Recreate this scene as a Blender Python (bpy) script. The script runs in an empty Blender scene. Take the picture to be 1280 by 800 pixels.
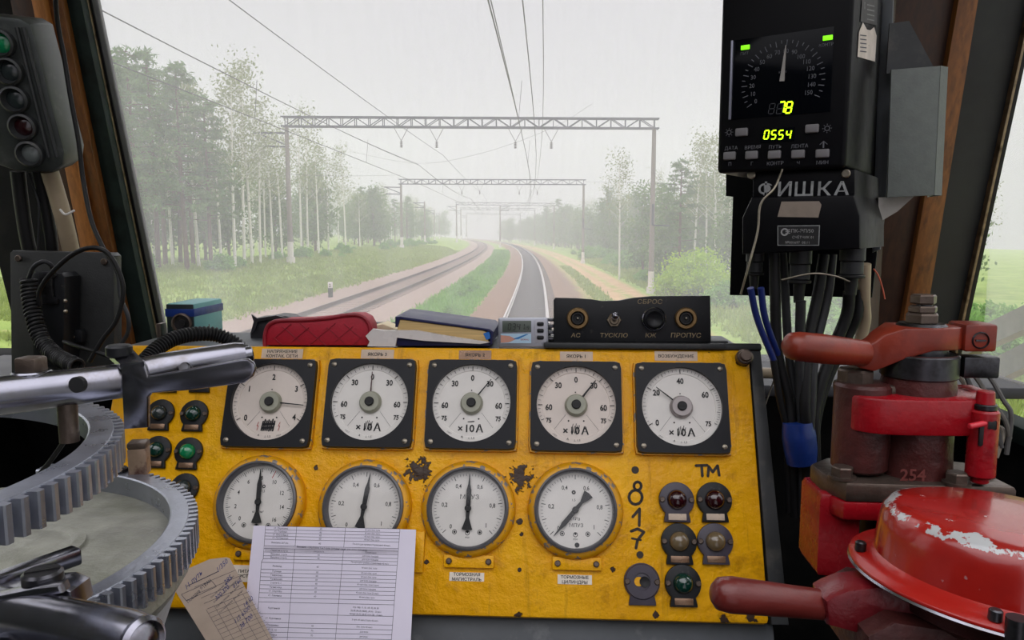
import bpy, bmesh, math, random
import numpy as np
from mathutils import Vector, Matrix
random.seed(7)
R = math.radians
scene = bpy.context.scene
COL = scene.collection

# ------------------------------------------------------------------ camera, world, light, exposure
F_PX, YAW, PITCH = 950.0, R(3.1), R(6.55)
CAM = Vector((0, 0, 3.05))
c_right = Vector((math.cos(YAW), math.sin(YAW), 0))
c_f0 = Vector((-math.sin(YAW), math.cos(YAW), 0))
c_fwd = c_f0 * math.cos(PITCH) - Vector((0, 0, 1)) * math.sin(PITCH)
c_up = c_f0 * math.sin(PITCH) + Vector((0, 0, 1)) * math.cos(PITCH)
cd = bpy.data.cameras.new('camera'); cam = bpy.data.objects.new('camera', cd); COL.objects.link(cam)
cd.sensor_width = 36; cd.lens = 36 * F_PX / 1280; cd.clip_start = 0.02; cd.clip_end = 2000
cam.matrix_world = Matrix.Translation(CAM) @ Matrix((c_right, c_up, -c_fwd)).transposed().to_4x4()
scene.camera = cam
scene.view_settings.view_transform = 'Standard'; scene.view_settings.look = 'None'
scene.view_settings.gamma = 1; scene.view_settings.use_curve_mapping = False
scene.view_settings.exposure = 0.0
SKY = 1.12
FOG = 0.0042
world = bpy.data.worlds.new('overcast_sky'); scene.world = world; world.use_nodes = True
wn = world.node_tree.nodes; wl = world.node_tree.links; wn.clear()
wo = wn.new('ShaderNodeOutputWorld'); wb = wn.new('ShaderNodeBackground')
wt = wn.new('ShaderNodeTexCoord'); ws = wn.new('ShaderNodeSeparateXYZ'); wr = wn.new('ShaderNodeValToRGB')
wl.new(wt.outputs['Generated'], ws.inputs[0]); wl.new(ws.outputs['Z'], wr.inputs[0])
wr.color_ramp.elements[0].color = (.50, .49, .535, 1); wr.color_ramp.elements[0].position = 0.0
wr.color_ramp.elements[1].color = (2.25, 2.22, 2.32, 1); wr.color_ramp.elements[1].position = .8
we = wr.color_ramp.elements.new(.28); we.color = (.56, .548, .598, 1)
wl.new(wr.outputs[0], wb.inputs[0]); wb.inputs[1].default_value = SKY; wl.new(wb.outputs[0], wo.inputs[0])
cy = scene.cycles
cy.max_bounces = 10; cy.diffuse_bounces = 3; cy.glossy_bounces = 3; cy.transmission_bounces = 4
cy.transparent_max_bounces = 16; cy.volume_bounces = 5; cy.use_denoising = True
cy.caustics_reflective = False; cy.caustics_refractive = False

# ------------------------------------------------------------------ helpers
def ray(px, py): return c_fwd + c_right * ((px - 640) / F_PX) + c_up * ((400 - py) / F_PX)
def at(px, py, Y):                       # point on the cross plane Y metres ahead
    d = ray(px, py); return CAM + d * (Y / d.y)
def atz(px, py, Z):                      # point on the level plane at height Z
    d = ray(px, py); return CAM + d * ((Z - CAM.z) / d.z)
def atx(px, py, X):
    d = ray(px, py); return CAM + d * (X / d.x)
def on_plane(px, py, p0, n):
    d = ray(px, py); return CAM + d * ((p0 - CAM).dot(n) / d.dot(n))

class Frame:                             # a local system: origin, right, up, towards the viewer
    def __init__(s, o, ex, ey):
        s.o = Vector(o); s.ex = Vector(ex).normalized(); s.ez = s.ex.cross(Vector(ey)).normalized(); s.ey = s.ez.cross(s.ex)
        s.M = Matrix((s.ex, s.ey, s.ez)).transposed().to_4x4(); s.M.translation = s.o
    def uv(s, px, py, w=0):
        p = on_plane(px, py, s.o + s.ez * w, s.ez) - s.o
        return (p.dot(s.ex), p.dot(s.ey))
    def pt(s, u, v, w=0): return s.o + s.ex * u + s.ey * v + s.ez * w
    def at(s, u, v, w=0, rot=0):
        return s.M @ Matrix.Translation((u, v, w)) @ Matrix.Rotation(rot, 4, 'Z')

def nrot(a, b):                          # matrix with Z along a->b at a
    d = (Vector(b) - Vector(a)).normalized()
    m = d.to_track_quat('Z', 'Y').to_matrix().to_4x4(); m.translation = Vector(a); return m

class MB:
    def __init__(s, M=None): s.v = []; s.f = []; s.mi = []; s.M = M or Matrix(); s.k = 0
    def add(s, vs, fs, M=None):
        T = s.M @ M if M is not None else s.M
        n = len(s.v); s.v += [T @ Vector(p) for p in vs]
        s.f += [tuple(i + n for i in f) for f in fs]; s.mi += [s.k] * len(fs); return s
    def mat(s, k): s.k = k; return s
    def bm(s, bm, M=None):
        bm.verts.index_update(); s.add([v.co.copy() for v in bm.verts], [[v.index for v in f.verts] for f in bm.faces], M); bm.free(); return s
    def box(s, c, size, bev=0, M=None, seg=2):
        b = bmesh.new(); bmesh.ops.create_cube(b, size=1)
        for v in b.verts: v.co = Vector((v.co.x * size[0], v.co.y * size[1], v.co.z * size[2]))
        if bev: bmesh.ops.bevel(b, geom=list(b.edges), offset=bev, segments=seg, profile=.5, affect='EDGES')
        for v in b.verts: v.co += Vector(c)
        return s.bm(b, M)
    def bar(s, a, b, w, h=None, M=None):          # square bar from a to b
        a = Vector(a); b = Vector(b); h = h or w
        m = nrot(a, b); L = (b - a).length
        return s.box((0, 0, L / 2), (w, h, L), 0, (M @ m) if M is not None else m)
    def cyl(s, a, b, r0, r1=None, n=20, cap=True, M=None, bev=0):
        a = Vector(a); b = Vector(b); r1 = r0 if r1 is None else r1; L = (b - a).length
        if bev: pr = [(r0 - bev, 0), (r0, bev), (r1, L - bev), (r1 - bev, L)]
        else: pr = [(r0, 0), (r1, L)]
        m = nrot(a, b)
        return s.lathe(pr, n, cap, (M @ m) if M is not None else m)
    def lathe(s, pr, n=32, cap=True, M=None, phase=0):   # profile (r, z) about Z
        vs = []; fs = []
        for r, z in pr:
            for i in range(n):
                t = 2 * math.pi * i / n + phase; vs.append((r * math.cos(t), r * math.sin(t), z))
        for k in range(len(pr) - 1):
            for i in range(n):
                j = (i + 1) % n; fs.append((k * n + i, k * n + j, (k + 1) * n + j, (k + 1) * n + i))
        if cap:
            if pr[0][0] > 1e-6: fs.append(tuple(range(n - 1, -1, -1)))
            if pr[-1][0] > 1e-6: fs.append(tuple((len(pr) - 1) * n + i for i in range(n)))
        return s.add(vs, fs, M)
    def hexn(s, a, b, r, M=None): return s.cyl(a, b, r, None, 6, True, M, bev=min(r * .12, (Vector(b) - Vector(a)).length * .2))
    def sphere(s, c, r, sc=(1, 1, 1), n=20, M=None):
        pr = [(math.sin(math.pi * k / (n // 2)) * r, -math.cos(math.pi * k / (n // 2)) * r) for k in range(n // 2 + 1)]
        T = Matrix.Translation(c) @ Matrix.Diagonal((*sc, 1)); return s.lathe(pr, n, False, (M @ T) if M is not None else T)
    def prism(s, poly, z0, z1, M=None, bev=0):    # outline (x, y) extruded along z
        n = len(poly)
        ar = sum(poly[i][0] * poly[(i + 1) % n][1] - poly[(i + 1) % n][0] * poly[i][1] for i in range(n))
        if ar < 0: poly = poly[::-1]
        if bev:
            b = bmesh.new(); vs = [b.verts.new((x, y, z0)) for x, y in poly]; f = b.faces.new(vs)
            r = bmesh.ops.extrude_face_region(b, geom=[f]); top = [g for g in r['geom'] if isinstance(g, bmesh.types.BMVert)]
            for v in top: v.co.z = z1
            bmesh.ops.recalc_face_normals(b, faces=b.faces)
            es = [e for e in b.edges if len(e.link_faces) == 2 and abs(e.verts[0].co.z - e.verts[1].co.z) < 1e-9]
            bmesh.ops.bevel(b, geom=es, offset=bev, segments=2, profile=.5, affect='EDGES')
            return s.bm(b, M)
        vs = [(x, y, z0) for x, y in poly] + [(x, y, z1) for x, y in poly]
        fs = [tuple(range(n - 1, -1, -1)), tuple(range(n, 2 * n))] + [(i, (i + 1) % n, n + (i + 1) % n, n + i) for i in range(n)]
        return s.add(vs, fs, M)
    def flat(s, poly, z=0, M=None):
        n = len(poly); ar = sum(poly[i][0] * poly[(i + 1) % n][1] - poly[(i + 1) % n][0] * poly[i][1] for i in range(n))
        if ar < 0: poly = poly[::-1]
        return s.add([(x, y, z) for x, y in poly], [tuple(range(n))], M)
    def line(s, a, b, w, z=0, M=None):            # printed line
        a = Vector((a[0], a[1])); b = Vector((b[0], b[1])); d = (b - a).normalized() * (w / 2); q = Vector((-d.y, d.x))
        return s.flat([tuple(a + q), tuple(a - q), tuple(b - q), tuple(b + q)], z, M)
    def stroke(s, pts, w, z=0, M=None):
        for p, q in zip(pts, pts[1:]): s.line(p, q, w, z, M)
        for p in pts: s.disc(p, w / 2, z, M, 8)
        return s
    def disc(s, c, r, z=0, M=None, n=24):
        return s.flat([(c[0] + r * math.cos(2 * math.pi * i / n), c[1] + r * math.sin(2 * math.pi * i / n)) for i in range(n)], z, M)
    def ring(s, c, r0, r1, z=0, M=None, n=40):
        vs = []; fs = []
        for i in range(n):
            t = 2 * math.pi * i / n
            vs += [(c[0] + r0 * math.cos(t), c[1] + r0 * math.sin(t), z), (c[0] + r1 * math.cos(t), c[1] + r1 * math.sin(t), z)]
        for i in range(n):
            j = (i + 1) % n; fs.append((2 * i, 2 * i + 1, 2 * j + 1, 2 * j))
        return s.add(vs, fs, M)
    def plate_hole(s, hx, hy, rr, rh, z0, z1, M=None, n=72, c=(0, 0)):   # rounded plate with a round hole
        def edge(t):
            dx, dy = math.cos(t), math.sin(t); k = min(hx / max(abs(dx), 1e-9), hy / max(abs(dy), 1e-9)); x, y = dx * k, dy * k
            if abs(x) > hx - rr and abs(y) > hy - rr:
                cx, cy_ = math.copysign(hx - rr, x), math.copysign(hy - rr, y)
                b = dx * cx + dy * cy_; q = cx * cx + cy_ * cy_ - rr * rr; k = b + math.sqrt(max(b * b - q, 0)); x, y = dx * k, dy * k
            return x, y
        vs = []; fs = []
        for i in range(n):
            t = 2 * math.pi * i / n + .001; x, y = edge(t); hx_, hy_ = c[0] + rh * math.cos(t), c[1] + rh * math.sin(t)
            vs += [(x, y, z0), (x * .985, y * .985, z1), (hx_, hy_, z1), (hx_, hy_, z0)]
        for i in range(n):
            j = (i + 1) % n
            for k in range(4):
                l = (k + 1) % 4; fs.append((4 * i + k, 4 * j + k, 4 * j + l, 4 * i + l))
        return s.add(vs, fs, M)
    def tube(s, pts, r, n=10, cap=True, smooth=True, M=None, flat=1.0):
        pts = [Vector(p) for p in pts]; n0 = len(pts)
        if smooth: pts = spline(pts)
        rs = r if isinstance(r, (list, tuple)) else [r, r]; per = len(rs) == n0 and n0 > 2
        m = len(pts); ds = [(pts[min(i + 1, m - 1)] - pts[max(i - 1, 0)]).normalized() for i in range(m)]
        nrm = ds[0].orthogonal().normalized(); vs = []; fs = []
        acc = [0]
        for i in range(1, m): acc.append(acc[-1] + (pts[i] - pts[i - 1]).length)
        for i in range(m):
            if i: nrm = (ds[i - 1].rotation_difference(ds[i])) @ nrm
            nrm = (nrm - ds[i] * nrm.dot(ds[i])).normalized(); bn = ds[i].cross(nrm)
            t = i / (m - 1) * (len(rs) - 1) if per else acc[i] / max(acc[-1], 1e-9) * (len(rs) - 1); k = min(int(t), len(rs) - 2); rr = rs[k] + (rs[k + 1] - rs[k]) * (t - k)
            for j in range(n):
                a = 2 * math.pi * j / n; vs.append(pts[i] + nrm * (rr * math.cos(a)) + bn * (rr * math.sin(a) * flat))
        for i in range(m - 1):
            for j in range(n):
                q = (j + 1) % n; fs.append((i * n + j, i * n + q, (i + 1) * n + q, (i + 1) * n + j))
        if cap: fs += [tuple(range(n - 1, -1, -1)), tuple((m - 1) * n + j for j in range(n))]
        return s.add(vs, fs, M)
    def text(s, txt, c, h, z=0, M=None, align='CENTER', wide=1.0, slant=0.0, fat=0.0, rot=0.0):   # cap height h, centred at c
        vs, fs = text_mesh(txt, align, fat); k = h / .727
        cr, sr = math.cos(rot), math.sin(rot); o = []
        for x, y in vs:
            x, y = x * k * wide + slant * y * k, (y - .36) * k
            o.append((c[0] + x * cr - y * sr, c[1] + x * sr + y * cr, z))
        return s.add(o, fs, M)
    def build(s, name, mats, parent=None, angle=38, origin=None):
        me = bpy.data.meshes.new(name); mats = mats if isinstance(mats, (list, tuple)) else [mats]
        if parent is not None: inv = ROOTM[parent.name].inverted(); vs = [inv @ v for v in s.v]
        else:
            if origin is None:
                xs = [v.x for v in s.v]; ys = [v.y for v in s.v]; zs = [v.z for v in s.v]
                origin = Vector(((min(xs) + max(xs)) / 2, (min(ys) + max(ys)) / 2, min(zs)))
            vs = [v - Vector(origin) for v in s.v]
        me.from_pydata(vs, [], s.f)
        for m in mats: me.materials.append(m)
        me.polygons.foreach_set('material_index', s.mi); me.update()
        if angle:
            me.shade_smooth(); me.set_sharp_from_angle(angle=R(angle))
        o = bpy.data.objects.new(name, me); COL.objects.link(o)
        if parent is not None: o.parent = parent; ROOTM[o.name] = ROOTM[parent.name]
        else: o.location = origin; ROOTM[o.name] = Matrix.Translation(origin)
        return o
ROOTM = {}
_tc = {}
def text_mesh(txt, align, fat):
    key = (txt, align, fat)
    if key not in _tc:
        c = bpy.data.curves.new('t', 'FONT'); c.body = txt; c.size = 1; c.align_x = align; c.offset = fat; c.resolution_u = 2
        o = bpy.data.objects.new('t', c); COL.objects.link(o); bpy.context.view_layer.update()
        me = o.to_mesh(); _tc[key] = ([(v.co.x, v.co.y) for v in me.vertices], [tuple(p.vertices) for p in me.polygons])
        o.to_mesh_clear(); bpy.data.objects.remove(o); bpy.data.curves.remove(c)
    return _tc[key]
def spline(P, k=8):
    if len(P) < 3: return P
    out = []; Q = [P[0] * 2 - P[1]] + P + [P[-1] * 2 - P[-2]]
    for i in range(1, len(Q) - 2):
        a, b, c, d = Q[i - 1:i + 3]
        for j in range(k):
            t = j / k; out.append(.5 * ((2 * b) + (c - a) * t + (2 * a - 5 * b + 4 * c - d) * t * t + (3 * b - a - 3 * c + d) * t ** 3))
    out.append(P[-1]); return out
def helix(path, rc, turns, per=12):
    P = spline([Vector(p) for p in path], 24); m = turns * per; out = []
    L = [0]
    for i in range(1, len(P)): L.append(L[-1] + (P[i] - P[i - 1]).length)
    def sample(t):
        t *= L[-1]; k = 0
        while k < len(P) - 2 and L[k + 1] < t: k += 1
        q = (t - L[k]) / max(L[k + 1] - L[k], 1e-9); return P[k].lerp(P[k + 1], q), (P[k + 1] - P[k]).normalized()
    nrm = sample(0)[1].orthogonal().normalized()
    for i in range(m + 1):
        c, d = sample(i / m); nrm = (nrm - d * nrm.dot(d)).normalized(); bn = d.cross(nrm); a = 2 * math.pi * i / per
        out.append(c + nrm * rc * math.cos(a) + bn * rc * math.sin(a))
    return out

def tag(o, label, cat, group=None, kind=None):
    o['label'] = label; o['category'] = cat
    if group: o['group'] = group
    if kind: o['kind'] = kind
    return o
def thing(name, label, cat, M, group=None):
    o = bpy.data.objects.new(name, None); COL.objects.link(o); o.empty_display_size = .05
    M = M if isinstance(M, Matrix) else Matrix.Translation(M)
    o.matrix_world = M; ROOTM[o.name] = M.copy(); return tag(o, label, cat, group)
def struct(mb, name, m, **k):
    o = mb.build(name, m, **k); o['kind'] = 'structure'; return o

# ------------------------------------------------------------------ materials
def nodes(name):
    m = bpy.data.materials.new(name); m.use_nodes = True; t = m.node_tree; return m, t, t.nodes['Principled BSDF']
def N(t, kind, **kw):
    n = t.nodes.new(kind)
    for k, v in kw.items():
        if k in n.inputs: n.inputs[k].default_value = v
        else: setattr(n, k, v)
    return n
def mixc(t, fac, a, b, mode='MIX'):
    n = t.nodes.new('ShaderNodeMix'); n.data_type = 'RGBA'; n.blend_type = mode
    for s, v in ((0, fac), (6, a), (7, b)):
        if hasattr(v, 'links'): t.links.new(v, n.inputs[s])
        else: n.inputs[s].default_value = (*v, 1) if isinstance(v, (tuple, list)) else v
    return n.outputs[2]
def math_(t, op, a, b=0.5, c=0.0):
    n = t.nodes.new('ShaderNodeMath'); n.operation = op
    for i, v in enumerate((a, b, c)):
        if hasattr(v, 'links'): t.links.new(v, n.inputs[i])
        else: n.inputs[i].default_value = v
    return n.outputs[0]
def ramp(t, v, lo, hi):
    n = t.nodes.new('ShaderNodeMapRange'); t.links.new(v, n.inputs[0]); n.inputs[1].default_value = lo; n.inputs[2].default_value = hi; return n.outputs[0]
def noise(t, vec, scale, detail=4, rough=.6):
    n = N(t, 'ShaderNodeTexNoise'); n.inputs['Scale'].default_value = scale; n.inputs['Detail'].default_value = detail; n.inputs['Roughness'].default_value = rough
    t.links.new(vec, n.inputs['Vector']); return n.outputs[0]
def lin(c): return tuple(((x / 255 + .055) / 1.055) ** 2.4 if x > 10 else x / 255 / 12.92 for x in c)
def pbr(name, col, rough=.5, metal=0.0, var=.18, scale=30, bump=0.0, bscale=None, dirt=None, chips=None, emit=0, coat=0, stretch=None, alpha=1):
    """col in sRGB 0-255. dirt=(colour, scale, lo, hi); chips=(colour, scale, threshold)"""
    m, t, p = nodes(name); L = t.links.new; c = lin(col)
    tc = N(t, 'ShaderNodeTexCoord'); vec = tc.outputs['Object']
    if stretch:
        mp = N(t, 'ShaderNodeMapping'); L(vec, mp.inputs[0]); mp.inputs['Scale'].default_value = stretch; vec = mp.outputs[0]
    n1 = noise(t, vec, scale)
    out = mixc(t, ramp(t, n1, .3, .7), tuple(x * (1 - var) for x in c), tuple(min(1, x * (1 + var)) for x in c))
    if dirt:
        out = mixc(t, ramp(t, noise(t, vec, dirt[1], 6, .65), dirt[2], dirt[3]), out, lin(dirt[0]))
    ro = ramp(t, n1, .2, .8)
    mr = N(t, 'ShaderNodeMapRange'); L(n1, mr.inputs[0]); mr.inputs[3].default_value = max(.02, rough - .08); mr.inputs[4].default_value = min(1, rough + .1)
    L(mr.outputs[0], p.inputs['Roughness'])
    if chips:
        k = ramp(t, noise(t, vec, chips[1], 5, .6), chips[2], chips[2] + .02); out = mixc(t, k, out, lin(chips[0]))
    L(out, p.inputs['Base Color']); p.inputs['Metallic'].default_value = metal
    if coat: p.inputs['Coat Weight'].default_value = coat; p.inputs['Coat Roughness'].default_value = .15
    if bump:
        b = N(t, 'ShaderNodeBump'); b.inputs['Strength'].default_value = bump; b.inputs['Distance'].default_value = .002
        L(noise(t, vec, bscale or scale * 4, 5), b.inputs['Height']); L(b.outputs[0], p.inputs['Normal'])
    if emit: p.inputs['Emission Color'].default_value = (*c, 1); p.inputs['Emission Strength'].default_value = emit
    m.diffuse_color = (*c, 1); return m

BLACK = pbr('black_paint', (22, 23, 26), .42, 0, .25, 40, dirt=((70, 68, 64), 60, .62, .8))
FLANGE = pbr('dark_blue_black_enamel', (9, 11, 18), .35, 0, .2, 60, chips=((120, 96, 40), 45, .76))
DARK = pbr('dark_grey_metal', (48, 50, 51), .5, .1, .25, 25, dirt=((90, 86, 80), 20, .55, .8))
RUBBER = pbr('black_rubber', (19, 19, 20), .5, 0, .2, 60)
CABLE = pbr('grey_black_cable', (40, 41, 43), .45, 0, .25, 50)
DEEP = pbr('dark_cab_lining', (24, 25, 25), .8, 0, .3, 12, dirt=((44, 42, 40), 8, .5, .8))
WOOD = pbr('varnished_brown_wood', (124, 76, 32), .42, 0, .3, 9, stretch=(14, 14, .8), dirt=((70, 38, 18), 6, .5, .75))
WOODL = pbr('light_pine_strip', (168, 106, 48), .5, 0, .25, 9, stretch=(14, 14, .8), dirt=((110, 66, 30), 6, .55, .8))
WOODD = pbr('dark_stained_wood', (62, 36, 20), .5, 0, .3, 9, stretch=(14, 14, .8), dirt=((40, 24, 14), 6, .45, .75))
GREENBLK = pbr('blackish_green_frame_paint', (34, 46, 42), .5, 0, .3, 18, dirt=((20, 22, 20), 12, .5, .7))
BRASS = pbr('weathered_trim_strip', (140, 124, 98), .35, .5, .3, 50, dirt=((70, 58, 40), 30, .5, .7))
CHROME = pbr('polished_worn_steel', (140, 140, 150), .22, 1, .12, 30, dirt=((120, 116, 116), 60, .5, .75), stretch=(1, 1, 1))
STEEL = pbr('scuffed_steel', (150, 152, 156), .34, .95, .2, 50, bump=.25, bscale=220, dirt=((84, 82, 80), 40, .5, .72))
STEELD = pbr('dark_oily_steel', (78, 78, 82), .32, .9, .3, 40, dirt=((40, 38, 36), 30, .5, .7))
PLATE = pbr('dusty_grey_cast_plate', (146, 146, 136), .42, .1, .25, 40, bump=.9, bscale=70, dirt=((122, 124, 108), 14, .45, .7))
GREYP = pbr('light_grey_paint', (168, 170, 170), .5, 0, .12, 14, dirt=((110, 108, 104), 14, .56, .75))
GREYD = pbr('slate_grey_paint', (76, 80, 84), .55, 0, .18, 16, dirt=((120, 122, 124), 10, .58, .75))
GREYBOX = pbr('grey_green_hammered_paint', (98, 104, 100), .5, .1, .12, 60, bump=.2, bscale=300)
SCREW = pbr('tarnished_screw_metal', (150, 142, 128), .35, .85, .25, 120)
DIALW = pbr('off_white_dial_face', (226, 222, 216), .55, 0, .04, 30)
DIALP = pbr('warm_white_dial_face', (220, 208, 198), .55, 0, .05, 30)
INK = pbr('black_print', (18, 18, 20), .6, 0, .1, 30)
INKG = pbr('faint_grey_print', (96, 98, 98), .6, 0, .2, 60)
INKR = pbr('red_print', (170, 40, 40), .6, 0, .1, 30)
INKB = pbr('blue_ballpoint_ink', (70, 76, 130), .6, 0, .2, 60)
PRINTGREY = pbr('grey_toner_print', (74, 74, 88), .7, 0, .2, 60)
WHITEPAINT = pbr('worn_white_lettering', (140, 142, 142), .6, 0, .3, 120)
CREAMLET = pbr('worn_cream_lettering', (128, 112, 84), .6, 0, .35, 150)
HUB = pbr('greenish_grey_hub', (150, 150, 132), .3, 0, .1, 40)
PAPER = pbr('white_laminated_sheet', (224, 218, 234), .35, 0, .03, 12)
TANPAPER = pbr('tan_order_form_paper', (184, 166, 150), .8, 0, .08, 30)
CREAM = pbr('cream_paper', (222, 206, 172), .7, 0, .1, 60)
STICK = pbr('pinkish_paper_label', (206, 186, 166), .7, 0, .1, 80, dirt=((120, 90, 70), 40, .58, .75))
STICKW = pbr('white_paper_label', (232, 222, 208), .7, 0, .08, 80)
STICKD = pbr('shiny_brown_label', (128, 100, 78), .25, .4, .2, 60)
LEATHER = pbr('black_vinyl', (40, 40, 44), .4, 0, .25, 30, bump=.4, bscale=90)
REDQ = pbr('quilted_red_cloth', (166, 18, 42), .55, 0, .12, 200, bump=.3, bscale=500)
NAVY = pbr('navy_book_cover', (26, 28, 72), .4, 0, .2, 60)
PAGES = pbr('yellowed_page_block', (206, 176, 120), .8, 0, .25, 12, stretch=(1, 1, 60))
PLASTIC = pbr('cloudy_white_plastic', (222, 216, 212), .25, 0, .06, 20)
SILVER = pbr('silver_plastic', (160, 162, 170), .32, .5, .06, 60)
LCD = pbr('grey_green_lcd', (84, 92, 84), .25, 0, .05, 20)
TEAL = pbr('chipped_teal_paint', (92, 150, 150), .45, 0, .14, 14, chips=((70, 66, 52), 34, .66), dirt=((120, 176, 176), 8, .5, .8))
TEALSHADE = pbr('shaded_teal_paint', (12, 28, 31), .45, 0, .25, 25, dirt=((20, 30, 30), 20, .5, .7))  # shade on the box front put into the colour, beside the lit teal side
BLUETAPE = pbr('blue_insulating_tape', (20, 48, 116), .35, 0, .14, 60, bump=.3, bscale=80)
BLUEW = pbr('blue_wire_insulation', (16, 36, 100), .4, 0, .1, 60)
REDP = pbr('glossy_red_paint', (148, 14, 26), .26, 0, .16, 22, bump=.35, bscale=120, dirt=((88, 10, 18), 16, .5, .8))
REDDOME = pbr('signal_red_paint', (158, 26, 20), .2, 0, .08, 20, bump=.12, bscale=160)
MAROON = pbr('oily_maroon_casting', (78, 36, 34), .36, .15, .28, 22, bump=.6, bscale=90, dirt=((54, 34, 32), 14, .45, .7))
REDBR = pbr('worn_red_brown_handle', (122, 42, 24), .34, 0, .22, 24, bump=.2, bscale=90, dirt=((96, 34, 26), 22, .5, .75))
REDGRIP = pbr('chipped_dark_red_grip', (100, 36, 32), .3, 0, .25, 30, bump=.3, bscale=100, stretch=(.5, 1, 1), chips=((156, 96, 78), 40, .66))
BROWNST = pbr('grimy_brown_steel', (96, 84, 76), .36, .7, .3, 40, bump=.4, bscale=120)
LENSRED = pbr('dark_red_lens', (44, 8, 14), .15, 0, .1, 30, coat=1)
LENSGRN = pbr('dark_green_lens', (8, 52, 42), .12, 0, .1, 30, coat=1)
LENSGRNL = pbr('bright_green_lens', (12, 130, 80), .12, 0, .1, 30, coat=1)
LENSAMB = pbr('dull_amber_lens', (112, 96, 70), .2, 0, .1, 30, coat=1)
LENSGREY = pbr('dusty_grey_lens', (44, 52, 52), .2, 0, .1, 30, coat=.6)
PURPLE = pbr('purplish_black_plastic', (60, 54, 66), .4, 0, .2, 50, chips=((176, 128, 20), 30, .76))
LED = pbr('lit_yellow_green_led', (190, 255, 20), .5, 0, .02, 10, emit=2.2)
LEDG = pbr('lit_green_indicator', (120, 230, 20), .5, 0, .02, 10, emit=1.3)
SCREEN = pbr('black_display_glass', (7, 9, 14), .12, 0, .05, 10)
SCREEN.node_tree.nodes['Principled BSDF'].inputs['Specular IOR Level'].default_value = .12
UNIT = pbr('matte_black_housing', (11, 11, 14), .42, 0, .15, 60)
for m_, s_ in ((UNIT, .12), (FLANGE, .25), (BLACK, .3), (RUBBER, .3), (CABLE, .3), (DEEP, .15), (GREENBLK, .2)): m_.node_tree.nodes['Principled BSDF'].inputs['Specular IOR Level'].default_value = s_
KEY = pbr('grey_rubber_key', (112, 110, 112), .5, 0, .06, 60)
CREAMPIPE = pbr('cream_painted_conduit', (156, 140, 116), .5, 0, .14, 14, dirt=((120, 96, 76), 20, .55, .75))
ORANGEW = pbr('orange_wire', (170, 76, 50), .5)
SKIN = pbr('advert_skin_tone_print', (206, 150, 130), .5)

# yellow console paint with chips and bare patches
def yellow():
    m, t, p = nodes('chipped_yellow_paint'); L = t.links.new
    tc = N(t, 'ShaderNodeTexCoord'); v = tc.outputs['Object']
    base = mixc(t, ramp(t, noise(t, v, 9, 5), .3, .7), lin((230, 162, 0)), lin((246, 184, 4)))
    base = mixc(t, ramp(t, noise(t, v, 22, 6, .7), .54, .8), base, lin((150, 94, 8)))
    mp_ = N(t, 'ShaderNodeMapping'); L(v, mp_.inputs[0]); mp_.inputs['Scale'].default_value = (60, 5, 1); base = mixc(t, math_(t, 'MULTIPLY', ramp(t, noise(t, mp_.outputs[0], 1.0, 4, .7), .56, .75), .55), base, lin((120, 76, 12)))
    n = noise(t, v, 90, 6, .65)
    chip = ramp(t, n, .705, .72)
    for (u, w, r) in [(a - (uL + uRt) / 2, c_ - vB, r_) for a, c_, r_ in CHIPS]:
        d = N(t, 'ShaderNodeVectorMath', operation='DISTANCE'); L(v, d.inputs[0]); d.inputs[1].default_value = (u, w, 0)
        k = math_(t, 'ADD', ramp(t, d.outputs['Value'], r, 0), math_(t, 'MULTIPLY', math_(t, 'SUBTRACT', n, .5), 2.4))
        chip = math_(t, 'MAXIMUM', chip, ramp(t, k, .5, .56))
    out = mixc(t, chip, base, lin((62, 46, 36)))
    L(out, p.inputs['Base Color']); p.inputs['Roughness'].default_value = .36; p.inputs['Specular IOR Level'].default_value = .3
    b = N(t, 'ShaderNodeBump'); b.inputs['Strength'].default_value = .9; b.inputs['Distance'].default_value = .004
    h = math_(t, 'SUBTRACT', noise(t, v, 45, 5), chip); L(h, b.inputs['Height']); L(b.outputs[0], p.inputs['Normal']); return m

# ------------------------------------------------------------------ cab shell
con_o = CAM + ray(720, 509) * 1.008
TILT = R(24)
CF = Frame(con_o, (1, 0, 0), (0, math.sin(TILT), math.cos(TILT)))
RK = R(15)
WF = Frame(at(691, 425, 1.5), (1, 0, 0), (0, -math.sin(RK), math.cos(RK)))
CHIPS = [(*CF.uv(523, 588), .031), (*CF.uv(651, 596), .027), (*CF.uv(930, 455), .011), (*CF.uv(905, 775), .012), (*CF.uv(534, 702), .006),
         (*CF.uv(650, 712), .005), (*CF.uv(766, 712), .006), (*CF.uv(650, 652), .006), (*CF.uv(652, 668), .005), (*CF.uv(395, 585), .005), (*CF.uv(940, 770), .012), (*CF.uv(648, 770), .008), (*CF.uv(820, 768), .007)]
BEZEL = pbr('yellow_over_grey_bezel_paint', (216, 154, 12), .4, .1, .15, 30, chips=((126, 120, 118), 80, .56), bump=.4, bscale=90)

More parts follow.
